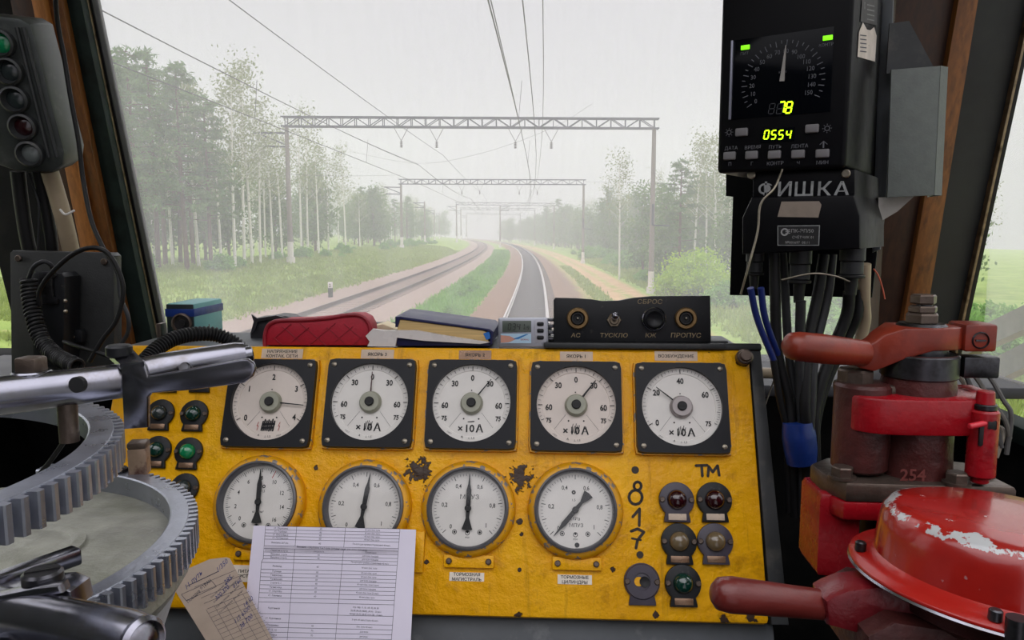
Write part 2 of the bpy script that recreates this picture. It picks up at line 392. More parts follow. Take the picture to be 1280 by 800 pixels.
def wpoly(px): return [WF.uv(*p) for p in px]
def ext(a, b, y):                                     # point on line a-b at picture height y
    k = (y - a[1]) / (b[1] - a[1]); return (a[0] + (b[0] - a[0]) * k, y)
def post(name, a0, a1, b0, b1, z0, z1, m, y0=-200, y1=440):
    """slanted post: left edge a0-a1, right edge b0-b1"""
    q = [ext(a0, a1, y0), ext(b0, b1, y0), ext(b0, b1, y1), ext(a0, a1, y1)]
    b = MB(WF.M); b.prism(wpoly(q), z0, z1, bev=.002); o = b.build(name, m); o['kind'] = 'structure'; return o
post('trim_1', (92, 0), (176, 425), (113, 0), (201, 425), -.03, .03, GREENBLK)
post('trim_2', (111, 0), (199, 425), (114, 0), (202, 425), -.02, .012, BRASS)
post('trim_13', (114, 0), (202, 425), (118, 0), (206, 425), -.02, .008, RUBBER)
post('trim_3', (72, 0), (163, 425), (96, 0), (180, 425), -.03, .045, WOOD)
post('trim_4', (66, 0), (146, 425), (80, 0), (165, 425), -.03, .06, WOODL)
post('trim_5', (36, 0), (110, 425), (70, 0), (150, 425), -.03, .05, WOODD)
post('pillar_left', (-70, 0), (36, 425), (40, 0), (112, 425), -.04, .03, DEEP)
post('pillar_right', (1196, 0), (1100, 400), (1282, 0), (1197, 400), -.03, .012, pbr('dark_slate_corner_panel', (36, 39, 38), .6, 0, .25, 8, dirt=((18, 19, 19), 5, .45, .7)))
post('trim_6', (1106, 0), (1086, 400), (1180, 0), (1118, 400), -.03, .045, WOODD)
post('trim_7', (1176, 0), (1110, 400), (1200, 0), (1138, 400), -.03, .06, WOOD)
post('trim_8', (1270, 43), (1193, 400), (1274, 43), (1197, 400), -.02, .025, BRASS, y1=455)
post('trim_9', (1274, 43), (1197, 400), (1282, 43), (1205, 400), -.02, .018, RUBBER, y1=455)
u0 = WF.uv(0, 425)[0]; uR = WF.uv(1203, 400)[0]
XL = WF.pt(*WF.uv(30, 425)).x - .06; XR = WF.pt(uR, 0).x + .01
# windscreen
glass_m, t, p = nodes('rain_streaked_dirty_glass'); t.nodes.remove(p); L = t.links.new
tcn = N(t, 'ShaderNodeTexCoord'); mp = N(t, 'ShaderNodeMapping'); L(tcn.outputs['Object'], mp.inputs[0]); mp.inputs['Scale'].default_value = (9, 1.6, 1); mp.inputs['Rotation'].default_value = (0, 0, .5)
gn = noise(t, mp.outputs[0], 2.2, 6, .7); gn2 = noise(t, tcn.outputs['Object'], 2.4, 3)
tr = N(t, 'ShaderNodeBsdfTransparent'); tl = N(t, 'ShaderNodeBsdfTranslucent'); mx = N(t, 'ShaderNodeMixShader')
tl.inputs[0].default_value = (.93, .93, .95, 1)
L(math_(t, 'ADD', math_(t, 'MULTIPLY', ramp(t, gn, .4, .8), .05), math_(t, 'MULTIPLY_ADD', gn2, .14, .045)), mx.inputs[0])
L(tr.outputs[0], mx.inputs[1]); L(tl.outputs[0], mx.inputs[2]); L(mx.outputs[0], t.nodes['Material Output'].inputs[0])
gl = wpoly([ext((108, 0), (196, 425), -195), ext((1180, 0), (1115, 400), -195), ext((1180, 0), (1115, 400), 455), ext((108, 0), (196, 425), 455)])
b = MB(WF.M); b.prism(gl, -.012, -.008); struct(b, 'window_1', glass_m)
# header over and apron under the windscreen
z_roof = 3.80
b = MB(WF.M); vt = WF.uv(640, -185)[1]; vb = WF.uv(640, 452)[1]
b.box(((XL + XR) / 2, vt + .06, -.01), (XR - XL + .1, .16, .05), .004)
struct(b, 'wall_front', DEEP)
b = MB(WF.M); b.box(((XL + XR) / 2, vb - .55, -.03), (XR - XL + .1, 1.1, .04), .004); struct(b, 'wall_front_apron', DEEP)
b = MB(); b.box(((XL + XR) / 2, .2, 1.48), (XR - XL + .1, 3.6, .04)); struct(b, 'floor', DEEP)
b = MB(); b.box(((XL + XR) / 2, .98, z_roof), (XR - XL + .12, .86, .05)); struct(b, 'ceiling', pbr('white_ceiling_paint', (206, 206, 200), .6, 0, .1, 6))
# side walls with their windows
zs = atx(1240, 520, XR).z; ysl = 2.0
for nm, X, sg in (('left', XL, -1), ('right', XR, 1)):
    y0w = .72 if sg < 0 else -.6
    b = MB(); b.box((X + sg * .02, (y0w + 1.9) / 2, (1.48 + zs) / 2), (.04, 1.9 - y0w, zs - 1.48)); b.box((X + sg * .02, (y0w + 1.45) / 2, z_roof - .05), (.04, 1.45 - y0w, .1))
    struct(b, 'wall_' + nm, DEEP)
    b = MB(); b.box((X + sg * .02, (y0w - 1.1) / 2, (1.48 + z_roof) / 2 ), (.036, y0w + 1.1, z_roof - 1.48)); struct(b, 'wall_%s_rear' % nm, pbr('cab_wall_paint', (60, 64, 58) if sg < 0 else (176, 178, 166), .5, 0, .08, 6))  # left side windowless and dark, right pale, to shade the console's left
    b = MB(); b.box((X + sg * .012, (y0w + 1.45) / 2, (zs + z_roof) / 2), (.004, 1.45 - y0w, z_roof - zs - .1)); struct(b, 'window_%d' % (2 if sg < 0 else 3), glass_m)
    b = MB(); b.box((X - sg * .01, .35, zs), (.05, 2.1, .03), .004); struct(b, 'trim_%d' % (10 if sg < 0 else 11), GREENBLK)

b = MB(); b.box(((XL - .12) / 2, -1.12, (1.48 + z_roof) / 2), (-.12 - XL, .04, z_roof - 1.48)); struct(b, 'wall_rear_light_block', pbr('dark_light_block_paint', (66, 68, 62), .6, 0, .1, 6))  # unseen half-width wall added to keep rear-left sky off the console
# ------------------------------------------------------------------ control console
cu = lambda x, y, w=0: CF.uv(x, y, w)
uL, uRt = cu(120, 600)[0], cu(946, 560)[0]; vT, vB = cu(620, 434)[1], cu(620, 772)[1]
YELLOW = yellow()
CON = thing('control_console', 'wide chipped yellow control console standing under the windscreen', 'control console', CF.at((uL + uRt) / 2, vB))
b = MB(CF.M); b.box(((uL + uRt) / 2, (vT + vB) / 2, -.012), (uRt - uL, vT - vB, .024), .006); b.build('face_panel', YELLOW, CON, origin=None)
b = MB(CF.M); b.box(((uL + uRt) / 2, vB - .12, -.03), (uRt - uL + .02, .24, .02), .004); b.build('lower_panel', GREYD, CON)
b = MB(CF.M); b.prism([(uRt + .001, vT + .002), (uRt + .016, vT + .002), (uRt + .024, vB), (uRt + .003, vB)], -.2, -.004, bev=.002); b.build('side_rim', DARK, CON)
b = MB(CF.M); b.box(((cu(690, 430)[0] + uRt) / 2 + .008, vT + .004, -.04), (uRt - cu(690, 430)[0] + .018, .010, .08), .003); b.build('top_rim', DARK, CON)
b = MB(CF.M); yq = CF.pt(0, vT, 0); b = MB(); b.box((CF.pt((uL + uRt) / 2, 0).x, yq.y + .084, yq.z - .008), (uRt - uL, .16, .008), .002); b.build('top_ledge', GREYD, CON)
bx, by = cu(929, 448)
b = MB(CF.at(bx, by)); b.cyl((0, 0, -.002), (0, 0, .012), .011, bev=.002); b.cyl((0, 0, .012), (0, 0, .017), .0075, bev=.001); b.build('corner_bolt', BROWNST, CON)
def bracket(x0, x1, y, lbl):
    (a, v), (c, _) = cu(x0, y), cu(x1, y)
    b = MB(CF.M); b.box(((a + c) / 2, v, .003), (c - a, .016, .006), .002); st = b.build('label_strip', YELLOW, CON)
    for q in (a + .007, c - .007):
        b = MB(CF.at(q, v, .006)); b.cyl((0, 0, 0), (0, 0, .003), .0038, bev=.001); b.box((0, 0, .003), (.006, .001, .0008)); b.build('strip_screw', BROWNST, st)
bracket(555, 618, 701, 0); bracket(690, 752, 704, 0); bracket(294, 330, 692, 0)
(a, v) = cu(525, 690); b = MB(CF.M); b.box((a, v, .003), (.012, .05, .006), .002); b.build('label_strip', YELLOW, CON)
# handwriting on the paint: dots, 8 1 7 and TM
b = MB(CF.M); W = .0035
def ctr(pts): return [cu(*p, .0006) for p in pts]
el = lambda cx, cy_, rx, ry: ctr([(cx + rx * math.cos(k * .5236), cy_ + ry * math.sin(k * .5236)) for k in range(13)])
b.disc(cu(794, 587.5), .0048, .0006); b.disc(cu(800, 693.5), .0044, .0006)
b.stroke(el(797, 607.5, 4.6, 5.2), W, .0006); b.stroke(el(794.5, 621.5, 8.3, 9), W, .0006)
b.stroke(ctr([(791, 646), (799.5, 636), (799, 657)]), W, .0006)
b.stroke(ctr([(789, 664), (797, 661), (805, 665), (797, 675), (795, 685)]), W, .0006); b.stroke(ctr([(790, 673), (801, 675)]), .0025, .0006)
b.stroke(ctr([(870, 582), (884, 581.5)]), W, .0006); b.stroke(ctr([(877, 582), (878, 595)]), W, .0006)
b.stroke(ctr([(885, 595), (886, 583), (891, 590), (897, 582), (899, 594)]), W, .0006)
b.build('hand_painted_marks', pbr('dark_hand_paint', (44, 34, 24), .6), CON, angle=0)

# ------------------------------------------------------------------ square ammeters and voltmeter
gauge_glass, t, p = nodes('gauge_glass'); t.nodes.remove(p)
tr = N(t, 'ShaderNodeBsdfTransparent'); gs = N(t, 'ShaderNodeBsdfGlossy'); gs.inputs['Roughness'].default_value = .05; mx = N(t, 'ShaderNodeMixShader'); mx.inputs[0].default_value = .04
t.links.new(tr.outputs[0], mx.inputs[1]); t.links.new(gs.outputs[0], mx.inputs[2]); t.links.new(mx.outputs[0], t.nodes['Material Output'].inputs[0])
def pol(r, deg): return (r * math.cos(R(deg)), r * math.sin(R(deg)))
def meter(cx, cy_, label, labels, a_of, vals, needle, dialm, kind, hubm=HUB):
    u, v = cu(cx, cy_); M = CF.at(u, v); H = .0603; rd = .0515
    T = thing('square_panel_meter', label, 'panel meter', M, 'square meters in the top row of the console')
    b = MB(M); b.plate_hole(H, H, .006, rd + .0005, .004, .013, c=(0, .0015)); b.build('flange', FLANGE, T)
    b = MB(M); b.plate_hole(H + .0022, H + .0022, .005, rd + .004, 0, .006, c=(0, .0015)); b.build('painted_backing', BEZEL, T)
    c0 = (0, .0015)
    b = MB(M); b.lathe([(0, .0035), (rd * .86, .0035), (rd * .87, .0045), (rd + .001, .006)], 56, False, Matrix.Translation((*c0, 0))); b.build('dial', dialm, T)
    b = MB(M @ Matrix.Translation((*c0, 0)))
    for a, long in vals:
        r0 = rd * (.86 if long == 2 else .89 if long == 1 else .915)
        b.line(pol(r0, a), pol(rd * .975, a), .0009 if long == 2 else .0006 if long else .0004, .0066)
    for txt, a, r in labels:
        h = .0079 if len(txt) < 2 or kind == 'n' else .0078
        if txt == '75': h = .0064
        b.text(txt, pol(r * rd, a), h, .0042, wide=.85, fat=.028)
    for s in (-1, 1):
        b.line(pol(rd * .36, -90 + s * 48), pol(rd * .84, -90 + s * 42), .0003, .004)
        b.disc((s * .010, -.0205), .0011, .004)
    b.disc((-.0008, .0178), .0009, .004)
    rr = random.Random(int(cx))
    if kind == 'v':
        for k in range(7): b.stroke([(-.009 + k * .0026, -.0375 - rr.random() * .001), (-.0075 + k * .0026, -.0265 + rr.random() * .0035)], .0021, .0041)
        b.line((-.008, -.030), (.009, -.029), .003, .0041); b.line((-.009, -.035), (.008, -.034), .003, .0041)
    else:
        b.text('×', (-.0140, -.0335), .0095, .0041, fat=.02); b.text('10', (-.002, -.033), .0100, .0041, fat=.02); b.text('А', (.0115, -.033), .0105, .0041, fat=.02)
        if kind != 'n2':
            for k in range(5): b.stroke([(-.0065 + k * .0022, -.038 + rr.random() * .003), (-.004 + k * .0021, -.024 - rr.random() * .004)], .0008, .00415)
        else: b.stroke([(-.004, -.0245), (.004, -.024)], .0012, .0041)
    b.text('⟂ 1,5', (.001, -.0462), .0029, .0061); b.text('A', (-.011, -.0445), .003, .0061, rot=-.3); b.text('ГОСТ', (-.028 if cx > 400 else .016, -.0395 if cx > 400 else -.0445), .0018, .006, rot=-.55 if cx > 400 else .3)
    b.build('dial_markings', INK, T, angle=0)
    if kind == 'v':
        b = MB(M @ Matrix.Translation((*c0, 0)))
        for s in (-1, 1): b.stroke([(s * .0145 + .001, -.027), (s * .0145 - .001, -.032), (s * .0145 + .001, -.032), (s * .0145 - .0005, -.038)], .0007, .0041)
        b.build('high_voltage_marks', INKR, T, angle=0)
    b = MB(M @ Matrix.Translation((*c0, 0)))
    a, r1 = needle; d = Matrix.Rotation(R(a), 4, 'Z')
    nw = 1.7 if kind == 'n' else 1.15
    b.prism([(0, -.0010 * nw), (rd * r1, -.0004 * nw), (rd * r1, .0004 * nw), (0, .0010 * nw)], .0078, .0085, d); b.build('needle', INK if kind != 'n1' else pbr('brown_needle', (70, 44, 44), .5), T, angle=0)
    b = MB(M @ Matrix.Translation((*c0, 0))); b.cyl((0, 0, .004), (0, 0, .0115), .0152, .0135, 36, bev=.001); b.build('hub_cover', hubm, T)
    b = MB(M @ Matrix.Translation((*c0, 0))); b.cyl((0, 0, .0115), (0, 0, .0145), .0062, bev=.001); b.box((0, 0, .0145), (.008, .0012, .0008)); b.build('hub_screw', INK, T)
    b = MB(M @ Matrix.Translation((*c0, 0))); b.cyl((0, 0, .0118), (0, 0, .0119), rd, n=48); 
    for sx in (-1, 1):
        for sy in (-1, 1):
            s_ = MB(M); s_.lathe([(.0036, .0125), (.0034, .0142), (.002, .0150), (0, .0152)], 14, False, Matrix.Translation((sx * (H - .009), sy * (H - .009), 0))); s_.build('corner_screw', SCREW, T)
    return T
lin4 = lambda a0, a1, n, mj, md: [(a0 + (a1 - a0) * k / n, 2 if k % mj == 0 else 1 if k % md == 0 else 0) for k in range(n + 1)]
meter(340, 505, 'square white meter marked 0 to 4 under the contact-network voltage label', [('0', 213, .75), ('1', 150, .72), ('2', 90, .68), ('3', 30, .74), ('4', -30, .76)], None, lin4(210, -30, 40, 10, 5), (-5, .9), DIALP, 'v')
amp_ticks = [(90 + s * 44 * k / 6, 2 if k == 6 or k == 0 else 1 if k % 2 == 0 else 0) for s in (-1, 1) for k in range(7)] + [(90 + s * (44 + 46 * k / 6), 2 if k == 6 else 1 if k % 2 == 0 else 0) for s in (-1, 1) for k in range(1, 7)] + [(90 + s * (90 + 24 * k / 4), 1 if k == 4 else 0) for s in (-1, 1) for k in range(1, 5)]
amp_lab = [('0', 90, .68), ('30', 131, .70), ('30', 49, .70), ('60', 184, .70), ('60', -4, .70), ('75', 209, .80), ('75', -29, .80)]
for cx, cy_, nd, lb, k in ((464, 505, (90, .8), 'square white ammeter under the third armature label with its needle upright on 0', 'n1'),
                           (590, 506.5, (52, .8), 'square white ammeter under the second armature label with a clean ×10 A marking', 'n2'),
                           (720, 509, (52, .82), 'square white ammeter under the first armature label with a thick needle toward 30', 'n')):
    meter(cx, cy_, lb, amp_lab, None, amp_ticks, nd, DIALP if cx == 720 else DIALW, k)
meter(851, 511, 'square white meter marked 0 to 75 under the excitation label, needle at 20', [('0', 213, .74), ('20', 149, .72), ('40', 90, .68), ('60', 28, .70), ('75', -32, .78)], None,
      [(210 - 60 * k / 10, 2 if k % 10 == 0 else 1 if k % 5 == 0 else 0) for k in range(31)] + [(30 - 57 * k / 15, 1 if k % 5 == 0 else 0) for k in range(1, 16)], (141.6, .8), DIALW, 'n3', pbr('clear_grey_hub', (150, 142, 140), .2, .2, .1, 40))

# ------------------------------------------------------------------ round pressure gauges
def pgauge(cx, cy_, label, needle, labels, n, mj, kind):
    u, v = cu(cx, cy_); M = CF.at(u, v)
    T = thing('round_pressure_gauge', label, 'pressure gauge', M, 'round pressure gauges in the lower row of the console')
    b = MB(M); b.lathe([(.0605, 0), (.0605, .006), (.058, .011), (.0545, .013), (.052, .0135)], 56, False); b.build('flange_ring', BEZEL, T)
    b = MB(M); b.lathe([(.0523, .012), (.0518, .0175), (.0495, .0185), (.0475, .016), (.0465, .007)], 56, False); b.build('bezel', pbr('grey_black_bezel', (92, 92, 96), .35, .4, .2, 50), T)
    b = MB(M); b.lathe([(0, .006), (.047, .006)], 56, False); b.build('dial', DIALW, T)
    b = MB(M); rd = .0455
    for k in range(n + 1):
        a = 224 - 268 * k / n; lg = k % mj == 0
        b.line(pol(rd * (.84 if lg else .9), a), pol(rd * .965, a), .0008 if lg else .0004, .0063)
    for txt, a in labels: b.text(txt, pol(rd * .68, a), .0054, .0063, wide=.85, fat=.012)
    if kind == 'kg': b.text('кгс/см²', (.0, -.012), .0032, .0063); b.text('1,5', (.004, .014), .003, .0063); b.ring((.004, .020), .001, .0022, .0063)
    if kind == 'mp': b.text('МПУЗ', (.001, .0145), .0058, .0063, wide=1.1)
    if kind == 'tc':
        b.text('МРа', (.0, -.0105), .0042, .0063); b.text('МПУЗ', (.001, -.0185), .0046, .0063); b.text('1,5', (-.002, .0125), .003, .0063); b.ring((-.002, .022), .0007, .0026, .0063); b.disc((.002, -.0425), .003, .0063)
    for q, x in enumerate((-.0165, 0, .0155)):
        b.ring((x, -.029 - (.001 if x == 0 else 0)), .0022, .003, .0063); b.disc((x, -.029), .0014, .0063)
    b.text('IP50', (0, -.0355), .0022, .0063)
    b.build('dial_markings', INK, T, angle=0)
    if kind == 'kg': b = MB(M); b.line(pol(rd * .74, 66), pol(rd * .965, 66), .0009, .0064); b.build('limit_mark', INKR, T, angle=0)
    b = MB(M @ Matrix.Rotation(R(needle), 4, 'Z'))
    b.prism([(0, -.0028), (rd * .5, -.0031), (rd * .66, -.0014), (rd * .93, -.0004), (rd * .93, .0004), (rd * .66, .0014), (rd * .5, .0031), (0, .0028), (-.012, .002), (-.026, .0068), (-.027, 0), (-.026, -.0068), (-.012, -.002)], .0095, .0102)
    b.cyl((0, 0, .009), (0, 0, .012), .0042, bev=.0008); b.build('needle', INK, T)
    b = MB(M); b.disc((0, 0), .0472, .0148, None, 48); b.build('glass', gauge_glass, T, angle=0)
    return T
l10 = [('0', 226), ('0,2', 172), ('0,4', 116), ('0,6', 63), ('0,8', 8), ('1', -41)]
l16 = [('0', 222)] + [(str(2 * k), 224 - 268 * k / 8) for k in range(1, 9)]
pgauge(326, 628, 'round pressure gauge marked 0 to 16 beside the left green lamps', 92, l16, 80, 5, 'kg')
pgauge(457, 634, 'round pressure gauge half hidden behind the top of the white table sheet', 83, l10, 50, 5, 'x')
pgauge(586, 636, 'round pressure gauge over the brake main label with needle near 0,5', 89, l10, 50, 5, 'mp')
pgauge(719, 638, 'round pressure gauge over the brake cylinders label with needle on 0', 230, l10, 50, 5, 'tc')

# ------------------------------------------------------------------ indicator lamps
def lamp(cx, cy_, label, lens, body, plate=True, s=1.0, group='indicator lamps at the console edge'):
    u, v = cu(cx, cy_); M = CF.at(u, v) @ Matrix.Scale(s, 4)
    T = thing('indicator_lamp', label, 'indicator lamp', CF.at(u, v), group)
    out = [pol(.0222, a) for a in range(-48, 229, 12)]; out = [(x, y) for x, y in out] + [(-.0165, -.0245), (-.0165, -.0275), (.0165, -.0275), (.0165, -.0245)]
    b = MB(M)
    if lens: b.prism(out, 0, .006, bev=.0015)
    else:
        b.prism(out, 0, .004, bev=.001); b.ring((0, 0), .0095, .0215, .0044); b.lathe([(.0215, .004), (.020, .0062), (.0105, .0062), (.0098, 0)], 28, False)
    b.build('escutcheon', body, T)
    if lens:
        b = MB(M); b.lathe([(.012, .006), (.0125, .008), (.0105, .0135), (.006, .017), (0, .018)], 24, False); b.build('lens', lens, T)
    else:
        b = MB(M); b.disc((-.004, 0), .0055, .0046); b.build('bare_patch', YELLOW, T, angle=0)
        b = MB(M); b.lathe([(.0062, .0066), (.0045, .0058), (0, .0054)], 20, False, Matrix.Translation((.003, 0, 0))); b.build('socket_hole', INK, T)
    for sx in (-1, 1):
        b = MB(M); b.cyl((sx * .0182, 0, .005), (sx * .0182, 0, .0082), .0036, n=12, bev=.0008); b.box((sx * .0182, 0, .0082), (.005, .0009, .0008)); b.build('screw', BROWNST, T)
    if plate:
        b = MB(M); b.box((0, -.0212, .0062), (.0225, .008, .0016), .0006); b.build('name_plate', STICKD if lens not in (LENSRED,) else STICK, T)
lamp(845, 625, 'dark red lamp with purplish surround, left of the top pair by the TM mark', LENSRED, PURPLE)
lamp(892, 625, 'dark red lamp with black surround directly under the painted TM mark', LENSRED, BLACK)
lamp(848, 677, 'dull amber lamp in the middle row, left one of the pair', LENSAMB, BLACK)
lamp(893, 677, 'dull amber lamp in the middle row nearest the console edge', LENSAMB, PURPLE)
lamp(802, 727, 'lamp holder with its lens missing, lowest left of the lamp block', None, PURPLE, False)
lamp(853, 729, 'dark green lamp in the bottom row beside the empty lamp holder', LENSGRN, BLACK)
for x, y, lb, ln in ((202, 517, 'dusty unlit lamp under the chrome lever, upper left of the lamp cluster', LENSGREY), (244, 518, 'dark green lamp beside the voltmeter, upper row of the cluster', LENSGRN),
                     (198, 563, 'dark green lamp half behind the wooden-toned bolt of the controller', LENSGRN), (237, 565, 'bright green lamp beside the voltmeter lower corner', LENSGRNL),
                     (232, 610, 'black lamp partly hidden behind the lower toothed ring', LENSGREY), (212, 470, 'black lamp mostly hidden behind the chrome lever', LENSGREY), (253, 470, 'black lamp behind the tip of the chrome lever', LENSGREY)):
    lamp(x, y, lb, ln, BLACK, y > 500, .86, 'indicator lamps beside the voltmeter')

# ------------------------------------------------------------------ paper labels on the console
def plabel(x0, y0, x1, y1, lines, label, m=STICK, h=.0045, z=.0006, tape=True):
    (a, v0), (c, v1) = cu(x0, y0), cu(x1, y1); cxx, cyy = (a + c) / 2, (v0 + v1) / 2
    T = thing('paper_label', label, 'label', CF.at(cxx, cyy), 'paper name labels on the yellow console')
    b = MB(CF.M); b.box((cxx, cyy, z / 2), (c - a, v0 - v1, z)); b.build('paper', m, T, angle=0)
    b = MB(CF.M); n = len(lines)
    for k, s in enumerate(lines): b.text(s, (cxx, cyy + ((n - 1) / 2 - k) * h * 1.55), h, z + .0002, fat=.02, wide=1.05)
    b.build('lettering', INK, T, angle=0)
plabel(328, 436, 378, 448.5, ['НАПРЯЖЕНИЕ', 'КОНТАК. СЕТИ'], 'paper label reading НАПРЯЖЕНИЕ КОНТАК. СЕТИ above the voltmeter', h=.0042)
plabel(452, 437, 492, 449, ['ЯКОРЬ 3'], 'paper label reading ЯКОРЬ 3 on the console top strip')
plabel(574, 438, 614, 449.5, ['ЯКОРЬ 2'], 'dark shiny label reading ЯКОРЬ 2 on the console top strip', STICKD)
plabel(700, 439.5, 741, 451.5, ['ЯКОРЬ 1'], 'pinkish paper label reading ЯКОРЬ 1 on the console top strip')
plabel(818, 439, 872, 451.5, ['ВОЗБУЖДЕНИЕ'], 'paper label reading ВОЗБУЖДЕНИЕ on the console top strip', h=.0043)
plabel(562, 715, 605, 727, ['ТОРМОЗНАЯ', 'МАГИСТРАЛЬ'], 'white label reading ТОРМОЗНАЯ МАГИСТРАЛЬ under a pressure gauge', STICKW, .0037)
plabel(697, 718, 740, 731, ['ТОРМОЗНЫЕ', 'ЦИЛИНДРЫ'], 'white label reading ТОРМОЗНЫЕ ЦИЛИНДРЫ under a pressure gauge', STICKW, .0037)
plabel(288, 706, 326, 728, ['ПИТАТ.', 'МАГИСТРАЛЬ'], 'white label mostly covered by the papers', STICKW, .0037)

def ppts(L): return [at(*q) for q in L]
def pxm(Y): return Y / F_PX                       # metres per picture pixel at Y
# ------------------------------------------------------------------ dash behind the console and the things lying on it
b = MB(); A = at(205, 436, 1.09); B_ = at(950, 440, 1.09); zd = CF.pt(0, vT - .004).z
yd0 = CF.pt(0, vT, 0).y
zdash = at(950, 457, 1.46).z
b.box(((XL + XR) / 2, 1.40, zdash - .012), (XR - XL, .24, .02), .004); struct(b, 'trim_12', pbr('black_dash_cover', (46, 46, 50), .5, 0, .2, 14))
T = thing('dash_strip', 'dark rubber strip lying along the foot of the windscreen', 'strip', at(460, 420, 1.18))
b = MB(); p0 = at(318, 404, 1.175); p1 = at(690, 399, 1.175); b.box(((p0.x + p1.x) / 2, 1.185, (p0.z + zd) / 2), (p1.x - p0.x, .016, p0.z - zd + .004), .006); b.build('strip_body', LEATHER, T)
def ypoly(L, Y): return [(at(x, y, Y).x, at(x, y, Y).z) for x, y in L]
def yprism(mb, L, Y0, Y1, bev=0):                 # outline traced at depth Y0, extruded back to Y1
    M = Matrix(((1, 0, 0, 0), (0, 0, -1, 0), (0, 1, 0, 0), (0, 0, 0, 1)))
    return mb.prism(ypoly(L, Y0), -Y1, -Y0, M, bev)
# red quilted pouch
Yp = yd0 + .002
T = thing('quilted_pouch', 'red quilted cloth pouch with rounded ends lying on the console top', 'pouch', at(396, 433, Yp))
top = [(331, 433), (331, 420), (334, 409), (341, 403), (352, 400.5), (380, 400), (410, 397.5), (432, 394), (448, 394), (457, 399), (462, 408), (463, 420), (462, 433)]
b = MB(); yprism(b, top, Yp + .006, Yp + .055, .006); b.build('pouch_body', REDQ, T)
b = MB(); b.tube([at(x, y, Yp + .007) for x, y in top], .0028, 8); b.build('piping', pbr('dark_red_piping', (140, 20, 38), .5), T)
b = MB()
for k in range(-2, 6):
    for sg in (-1, 1):
        seg = []
        for j in range(13):
            x = 331 + (132) * j / 12; y = 433 - ((x - 331 - k * 27) * sg if sg > 0 else (463 - x - k * 27)) * .85
            yt = np.interp(x, [334, 352, 380, 410, 440, 460], [412, 402, 401.5, 399, 396, 406])
            if yt < y < 433 and 334 < x < 460: seg.append(at(x, y, Yp + .0055))
        if len(seg) > 1: b.tube(seg, .0006, 6, smooth=False)
b.build('quilting_seam', pbr('quilting_seam_red', (140, 16, 36), .6), T)
# black vinyl case behind the pouch
T = thing('vinyl_case', 'black vinyl case with a raised flap behind the red pouch', 'case', at(345, 432, 1.14))
b = MB(); yprism(b, [(313, 431), (312, 416), (318, 412), (319, 398), (332, 397), (345, 394), (358, 395), (372, 401), (380, 431)], 1.12, 1.16, .003); b.build('case_body', LEATHER, T)
b = MB(); yprism(b, [(313, 417), (317, 402), (314, 393), (321, 398), (345, 394.5), (372, 401), (372, 404), (345, 398), (322, 402), (319, 412)], 1.115, 1.119); b.build('flap', LEATHER, T)
# notebook
T = thing('notebook', 'thick navy notebook with yellowed pages lying half open beside the clock', 'notebook', at(560, 433, 1.09))
b = MB(); yprism(b, [(494, 396), (500, 395.5), (612, 411), (617, 415), (615, 431), (612, 431), (613, 416), (606, 413), (500, 399), (497, 409), (494, 409)], yd0 + .008, 1.14, .0008); b.build('cover', NAVY, T)
b = MB(); yprism(b, [(497, 399), (604, 413.5), (611, 417), (610, 428), (560, 423), (497, 412)], yd0 + .010, 1.135); b.build('page_block', PAGES, T)
b = MB(); yprism(b, [(492, 421), (611, 429.5), (613, 432.5), (492, 432.5)], yd0 + .007, 1.14, .001); b.build('back_cover', NAVY, T)
b = MB(); yprism(b, [(604, 417), (612, 414), (613, 423), (608, 425)], yd0 + .009, yd0 + .012); b.build('ribbon_end', pbr('blue_ribbon', (40, 110, 190), .5), T)
T = thing('plastic_sleeve', 'crumpled cloudy plastic sleeve of papers between pouch and notebook', 'plastic sleeve', at(480, 433, 1.08))
b = MB(); yprism(b, [(459, 433), (462, 427), (457, 420), (466, 411), (480, 413), (520, 413), (560, 420), (612, 428), (600, 430), (530, 426), (496, 422), (494, 433)], yd0 + .001, yd0 + .006); b.build('sleeve', PLASTIC, T)
b = MB(); yprism(b, [(463, 409), (478, 405), (496, 412), (496, 416), (468, 414)], 1.11, 1.15, .001); b.build('paper_stack', CREAM, T)
# clock
Yc = yd0 + .004
KF = Frame(at(654, 415, Yc), (1, 0, .01), (0, .12, 1)); ku = lambda x, y: KF.uv(x, y)
T = thing('digital_timer', 'small silver digital timer standing on the console edge beside the switch box', 'timer', at(654, 434, Yc))
(a, v0), (c, v1) = ku(622.5, 397), ku(685.5, 434.5)
b = MB(KF.M); b.box(((a + c) / 2, (v0 + v1) / 2, -.009), (c - a, v0 - v1, .018), .003); b.build('case', SILVER, T)
(a, v0), (c, v1) = ku(628, 401), ku(664, 415); b = MB(KF.M); b.box(((a + c) / 2, (v0 + v1) / 2, .0004), (c - a, v0 - v1, .0012), .0004); b.build('display', LCD, T)
SEG = {'0': 'abcdef', '1': 'bc', '2': 'abged', '3': 'abgcd', '4': 'fgbc', '5': 'afgcd', '6': 'afgedc', '7': 'abc', '8': 'abcdefg', '9': 'abfgcd'}
def seg7(mb, ch, x, y, w, h, z, th, sl=.1, off=False):
    P = {'a': ((0, 1), (1, 1)), 'b': ((1, 1), (1, .5)), 'c': ((1, .5), (1, 0)), 'd': ((0, 0), (1, 0)), 'e': ((0, .5), (0, 0)), 'f': ((0, 1), (0, .5)), 'g': ((0, .5), (1, .5))}
    for s in SEG[ch]:
        (p, q), (r, u) = P[s]; e = .08
        p_, q_, r_, u_ = [k for k in (p + (r - p) * e, q + (u - q) * e, r + (p - r) * e, u + (q - u) * e)]
        f = lambda X, Y_: (x + (X - .5) * w + (Y_ - .5) * h * sl, y + (Y_ - .5) * h)
        mb.line(f(p_, q_), f(r_, u_), th, z)
b = MB(KF.M)
